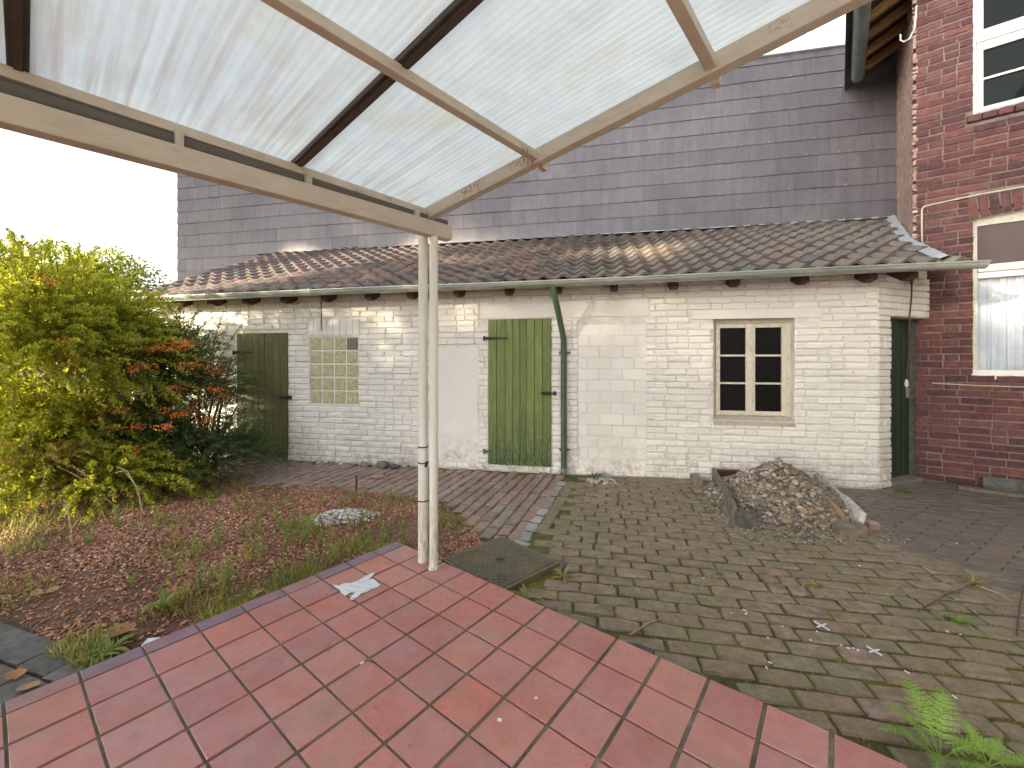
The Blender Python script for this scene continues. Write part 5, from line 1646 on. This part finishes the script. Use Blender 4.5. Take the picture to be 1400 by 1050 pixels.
# --- unseen trees and hedge added to throw the shade, standing left of the picture
for k, (x, y, lab) in enumerate(((-14.0, -6.0, 'unseen tree added for shade at the garden edge behind the terrace'), (-14.0, -1.8, 'unseen tree added for shade at the garden edge over the middle of the hedge'), (-14.0, 2.4, 'unseen tree added for shade at the garden edge past the hedge end'), (-16.2, 4.5, 'unseen tree added for shade at the garden edge beyond the shrub'))):
    tree((x, y, (9.2, 9.5, 9.2, 6.9)[k]), (2.6, 2.5, 3.0 if k < 3 else 3.6), 21000, .26, 9 + k, lab, 5.8 if k < 3 else 3.5)
hd = empty('added_shade_hedge', (-8.0, -2.3, -.15)); tag(hd, 'unseen hedge, dense and loose topped, added for shade along the garden side of the terrace', 'hedge')
rs = np.random.RandomState(31); n = 30000
u = rs.uniform(-1, 1, (n, 3)); k = rs.randint(0, 3, n); s_ = np.sign(rs.uniform(-1, 1, n)); u[np.arange(n), k] = s_ * rs.uniform(.86, 1.04, n)
P = u * np.array([.55, 3.45, 1.85]) + np.array([0, 0, 1.8])
P2 = np.stack([rs.uniform(-.5, .5, 17000), rs.uniform(-3.4, 3.3, 17000), 3.5 + 1.6 * rs.rand(17000) ** 1.1], 1)
P = np.vstack([P, P2]); P = np.vstack([P, np.stack([rs.uniform(-.4, .4, 3000), rs.uniform(3.4, 5.7, 3000), rs.uniform(3.15, 4.6, 3000)], 1), np.stack([rs.uniform(-.4, .4, 1500), rs.uniform(3.5, 4.25, 1500), rs.uniform(1.6, 3.3, 1500)], 1)])  # extra loose leaves added to filter the sun on wall and roof
P = P[~((P[:, 1] > 1.5) & (P[:, 2] < 1.15))]; n = len(P)
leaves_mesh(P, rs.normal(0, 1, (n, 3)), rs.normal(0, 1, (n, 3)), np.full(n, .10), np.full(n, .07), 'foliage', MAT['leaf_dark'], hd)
b = MB(); b.box(-.42, .42, -3.2, 1.5, .1, 3.4); b.box(-.40, .40, 1.5, 3.2, 1.15, 3.38)
for q in (1.9, 2.7): b.tube([(0, q, 0), (.03, q, 1.3)], [.07, .05], 7)
b.tube([(0, 2.7, 2.6), (.05, 3.8, 3.5), (0, 5.5, 4.0)], [.05, .035, .015], 6)
b.build('core', MAT['stem'], hd)

# --- small weeds, grass and ferns
def weed_tall(x, y, z, h, seed, label, mat='weed', lean=(0, 0), leafl=.045, dens=.018, group='weeds growing in the bed'):
    rs = np.random.RandomState(seed); e_ = empty('weed', (x, y, z)); tag(e_, label, 'weed', group)
    P, D, N, L, stems = [], [], [], [], []
    for q in range(rs.randint(2, 4)):
        dv = np.array([lean[0] + rs.normal(0, .18), lean[1] + rs.normal(0, .18), 1.0]); hh = h * rs.uniform(.65, 1.0); m = max(5, int(hh / dens)); t = np.linspace(0, 1, m)
        pts = dv * (hh * t)[:, None] + np.array([rs.normal(0, .1), rs.normal(0, .1), 0]) * (hh * t ** 2)[:, None]
        stems.append(pts[[0, m // 3, 2 * m // 3, m - 1]])
        for i in range(1, m):
            for _ in range(2):
                a = rs.uniform(0, 6.28); P.append(pts[i]); D.append((math.cos(a), math.sin(a), .7)); N.append((-.5 * math.cos(a), -.5 * math.sin(a), 1)); L.append(1.35 * leafl * rs.uniform(.5, 1.1) * (1.15 - .6 * t[i]))
    leaves_mesh(np.array(P), np.array(D), np.array(N), np.array(L), np.array(L) * .26, 'leaves', MAT[mat], e_)
    thin_stems(stems, .003, 'stalks', MAT['drystalk' if mat == 'leaf_dry' else mat], e_)
    return e_
rg = random.Random(77)
spots = [(380, 667, .10), (550, 738, .20), (535, 735, .14), (200, 690, .22), (210, 685, .16), (330, 735, .15), (300, 742, .13), (350, 728, .18), (240, 745, .14), (360, 760, .20), (390, 755, .22), (415, 745, .18), (340, 770, .16), (430, 735, .16), (180, 800, .12), (230, 835, .14), (320, 700, .14), (255, 720, .10), (160, 720, .18), (460, 765, .15), (85, 700, .16), (525, 660, .12), (440, 690, .10), (620, 735, .08), (640, 742, .07), (610, 700, .07), (600, 712, .09), (500, 735, .12), (480, 720, .06), (120, 745, .14), (60, 730, .10), (290, 690, .14)]
rw = random.Random(91)
for _ in range(34):
    px = rw.uniform(215, 540); py = 862 - (px - 215) * .37 - rw.uniform(0, 55) - (0 if rw.random() < .6 else rw.uniform(0, 60))
    spots.append((px, py, rw.uniform(.07, .17)))
labs = {0: 'small seeding weed at the far edge of the mulch', 1: 'leafy weed by the terrace corner beside the white post', 3: 'tall bent weed in front of the shaded shrub', 6: 'thin upright weed in the middle of the mulch bed'}
for k, (px, py, h) in enumerate(spots):
    x, y = pix(px, py, -.07)
    weed_tall(x, y, -.085, h * 1.3, 200 + k, labs.get(k, 'small pale weed growing along the terrace edge of the bed' if (k > 31 or py > 755) else 'small green weed sprouting from the open mulch'), 'weed' if k % 4 else 'leaf_dry', (rg.uniform(-.15, .15), rg.uniform(-.1, .1)), .05 if h > .12 else .035)
for k, (px, py, h, lean, lab) in enumerate(((195, 700, .36, (-.55, .1), 'long dry stalk arching left in front of the shaded shrub'), (98, 745, .28, (-.25, 0), 'pair of thin dry stalks standing in the sunny mulch'))):
    x, y = pix(px, py, -.07); b = MB()
    for q in range(2): b.tube([(x + .01 * q, y, -.09), (x + lean[0] * h * .3 + .01 * q, y, h * .45), (x + lean[0] * h * .8 - .03 * q, y + .02, h * .85), (x + lean[0] * h * 1.4, y + .03, h * (.95 - .15 * q))], [.004, .0035, .003, .002], 5)
    tag(b.build('dry_stalk', MAT['drystalk']), lab, 'stalk')
# broad leafed plants
def rosette(px, py, z, n, L, seed, label, mat='weed', wid=.28, group=None, rise=.5, cat='weed'):
    x, y = pix(px, py, z); rs = np.random.RandomState(seed); V = []; F = []
    for k in range(n):
        a = 2.4 * k + rs.uniform(-.3, .3); l = L * rs.uniform(.6, 1.1); rz = rise * rs.uniform(.5, 1.4); m = 6
        b0 = len(V)
        for i in range(m + 1):
            f = i / m; w = l * wid * .5 * math.sin(math.pi * min(1, .08 + f * .92)) ** .8; rr = l * f; zz = l * (rz * f - rz * .75 * f * f)
            for s_, dz in ((-1, .25), (0, 0), (1, .25)): V.append((math.cos(a) * rr - math.sin(a) * w * s_, math.sin(a) * rr + math.cos(a) * w * s_, zz + w * dz))
        for i in range(m):
            for q in range(2): F.append((b0 + 3 * i + q, b0 + 3 * i + 3 + q, b0 + 3 * i + 4 + q, b0 + 3 * i + 1 + q))
    o = obj('leafy_weed', fast_mesh('leafy_weed', V, F, True), MAT[mat]); o.location = (x, y, z)
    return tag(o, label, cat, group)
rosette(812, 655, G0, 11, .17, 1, 'dark leafy weed at the wall foot beside the downpipe', 'leaf_dark', .22, None, .9)
rosette(1235, 672, G0, 14, .09, 2, 'small bright weed at the foot of the white pier', 'weed', .3)
rosette(1310, 850, G0, 16, .075, 3, 'small leafy weed growing between the pavers near the fern', 'weed', .45)
rosette(1330, 797, G0, 22, .11, 4, 'dry green tuft on the dark pavers', 'grassy', .12)
rosette(988, 692, G0, 16, .12, 5, 'green weed growing beside the concrete block', 'weed', .25, None, .9)
rosette(1140, 690, G0 + .12, 10, .09, 6, 'sprig of weed at the gravel heap beside the sticks', 'weed', .25, None, .9)
rosette(150, 890, -.06, 13, .14, 7, 'green dandelion-like weed between the pavers and the terrace', 'weed', .18, None, .6)
rosette(128, 905, -.06, 11, .10, 8, 'low weed at the very edge of the terrace tiles', 'weed', .2, None, .6)
rosette(222, 830, -.06, 9, .10, 9, 'broad leafed seedling in the bed beside the terrace', 'weed', .5, None, 1.2)
rosette(95, 690, -.08, 18, .18, 10, 'bright sunlit grassy weed at the bed edge', 'weed', .15, None, .9)
rosette(200, 690, -.08, 14, .16, 11, 'ferny green weed in front of the dark shrub', 'weed', .2, None, .8)
rosette(240, 745, -.08, 12, .07, 12, 'low green rosette in the middle of the mulch', 'weed', .3)
rosette(985, 785, G0, 10, .04, 13, 'tiny weed between the mossy bricks', 'weed', .3)
rosette(817, 575 + 200, G0, 9, .05, 14, 'tiny weed in the bricks beyond the drain cover', 'grassy', .25)
rosette(1110, 800, G0, 18, .08, 15, 'pale dry tuft between the mossy bricks', 'grassy', .12)
rosette(720, 818, -.04, 20, .12, 16, 'trailing weed creeping over the terrace edge by the drain cover', 'grassy', .14, None, .5)
rosette(770, 790, G0, 18, .10, 17, 'grassy tuft at the broken collar of the drain cover', 'grassy', .12, None, .9)

def grass_field(n, sampler, h, seed, name, mat, label):
    rs = np.random.RandomState(seed); B = sampler(n, rs); n = len(B)
    a = rs.uniform(0, 6.28, n); hh = h * rs.uniform(.4, 1.2, n); ln = rs.uniform(.2, 1.0, n)
    D = np.stack([np.cos(a) * ln, np.sin(a) * ln, np.ones(n)], 1); N = np.stack([-np.cos(a), -np.sin(a), ln], 1)
    o = leaves_mesh(B, D, N, hh, np.maximum(hh * .09, .0045), name, mat)
    return tag(o, label, 'grass', kind='stuff')
def s_edge(n, rs):
    out = []
    while len(out) < n:
        t = rs.uniform(-2.1, .15) ; off = abs(rs.normal(0, .20)) + .02
        x = pcx + .618 * t - ca * off * 1.0; y = pcy + .786 * t + sa * off
        if not inpoly(x, y, MULCH): continue
        if math.sin(x * 9 + y * 4) * math.sin(y * 7 - x * 3) < rs.uniform(-.35, .75): continue
        out.append((x, y, bed_h(x, y) - .015))
    return np.array(out)
grass_field(5200, s_edge, .075, 3, 'terrace_edge_grass', MAT['grassy'], 'fine pale grass and moss along the terrace edge of the bed')
def s_bed(n, rs):
    out = []
    while len(out) < n:
        x, y = rs.uniform(-5.5, -.2), rs.uniform(2.2, 4.9)
        if x < -1.3 * y or not inpoly(x, y, MULCH): continue
        if math.sin(x * 5 + 1) * math.sin(y * 6 + 2) < rs.uniform(.2, 1.0): continue
        out.append((x, y, bed_h(x, y) - .015))
    return np.array(out)
grass_field(4200, s_bed, .07, 4, 'bed_grass', MAT['grassy'], 'thin grass tufts scattered over the mulch bed')
def s_sunny(n, rs):
    out = []
    while len(out) < n:
        x, y = rs.uniform(-6.0, -3.6), rs.uniform(3.1, 4.3)
        if not inpoly(x, y, MULCH): continue
        if rs.rand() < (x + 6) / 3.2: continue
        out.append((x, y, bed_h(x, y) - .02))
    return np.array(out)
grass_field(3000, s_sunny, .11, 6, 'sunny_grass', MAT['grassy'], 'straw coloured grass in the sun at the far side of the bed')
def s_moss(n, rs):
    out = []
    while len(out) < n:
        x, y = rs.uniform(-.3, 2.9), rs.uniform(1.5, 4.9)
        pl = patio_local(x, y)
        if pl[1] < .03 or y > wallY(x) - .1 or inpoly(x, y, COVER) or inpoly(x, y, MULCH): continue
        lx = PVi @ Vector((x, y, 0)); fr_ = ((lx.y + 2.9 + W0 / 2) / W0) % 1
        near = min(fr_, 1 - fr_) < .12
        edge = pl[1] < .10
        if not (near or edge): continue
        if math.sin(x * 4 + 2) * math.sin(y * 5) < rs.uniform(-.6, .8): continue
        out.append((x, y, G0 - .014))
    return np.array(out)
grass_field(5200, s_moss, .022, 8, 'joint_moss', MAT['grassy'], 'moss and fine grass filling the joints of the brick paving')

# --- fern at the terrace edge
def fern(px, py, z, n, L, seed, label, spread=(0, 6.28)):
    x, y = pix(px, py, z); rs = np.random.RandomState(seed); e_ = empty('fern', (x, y, z)); tag(e_, label, 'fern')
    for k in range(n):
        a = spread[0] + (spread[1] - spread[0]) * (k + rs.uniform(0, .6)) / n; l = L * rs.uniform(.7, 1.1); up = rs.uniform(.55, 1.5)
        P, D, N, LL = [], [], [], []; m = 16; pts = []
        for i in range(m + 1):
            f = i / m; pts.append(np.array([math.cos(a) * l * f * .75, math.sin(a) * l * f * .75, l * (up * f - .62 * up * f * f)]))
        pts = np.array(pts); tg = np.gradient(pts, axis=0); tg /= np.linalg.norm(tg, axis=1)[:, None]
        sd_ = np.array([-math.sin(a), math.cos(a), 0])
        for i in range(3, m + 1):
            f = i / m; pl_ = l * .23 * math.sin(math.pi * min(1, .18 + .80 * f)) ** .8 * (1.02 - f * .55)
            nn = np.cross(tg[i], sd_); 
            for s_ in (-1, 1):
                dirp = sd_ * s_ + tg[i] * .35; dirp /= np.linalg.norm(dirp); q = 7
                for j in range(q):
                    c = pts[i] + dirp * pl_ * j / q
                    for s2 in (-1, 1):
                        P.append(c); D.append(dirp * .9 + tg[i] * s2 * .8); N.append(nn + rs.normal(0, .1, 3)); LL.append(pl_ * .205 * (1.1 - .75 * j / q) + .0012)
        LL = np.array(LL); leaves_mesh(np.array(P), np.array(D), np.array(N), LL, LL * .62, 'frond', MAT['fern'], e_, .1)
        b = MB(); b.tube([tuple(p) for p in pts[::4]], [.0022] * len(pts[::4]), 5); b.build('rachis', MAT['fern'], e_)
fern(1285, 1040, G0, 7, .30, 4, 'bright green fern growing at the corner of the terrace', (.2, 6.4))
fern(1352, 1048, G0, 5, .18, 7, 'smaller fern tuft beside the bright fern', (-.6, 3.6))
# fallen twigs on the paving
for k, (a, c, lab) in enumerate((((1255, 835), (1330, 800), 'dark thin twig on the pavers leading to the dry tuft'), ((1335, 800), (1398, 830), 'bent straw coloured twig past the dry tuft'), ((1390, 868), (1400, 800), 'thin dark twig at the edge of the picture'), ((860, 868), (905, 845), 'small pale twig on the bricks by the terrace edge'))):
    p0, p1 = pix(a[0], a[1], G0 + .01), pix(c[0], c[1], G0 + .01); b = MB()
    mid = ((p0[0] + p1[0]) / 2 + .02, (p0[1] + p1[1]) / 2 + .02, G0 + .016)
    b.tube([(p0[0], p0[1], G0 + .008), mid, (p1[0], p1[1], G0 + .010)], [.004, .0035, .002], 5)
    tag(b.build('twig', MAT['drystalk'] if k % 2 else MAT['stem']), lab, 'twig')
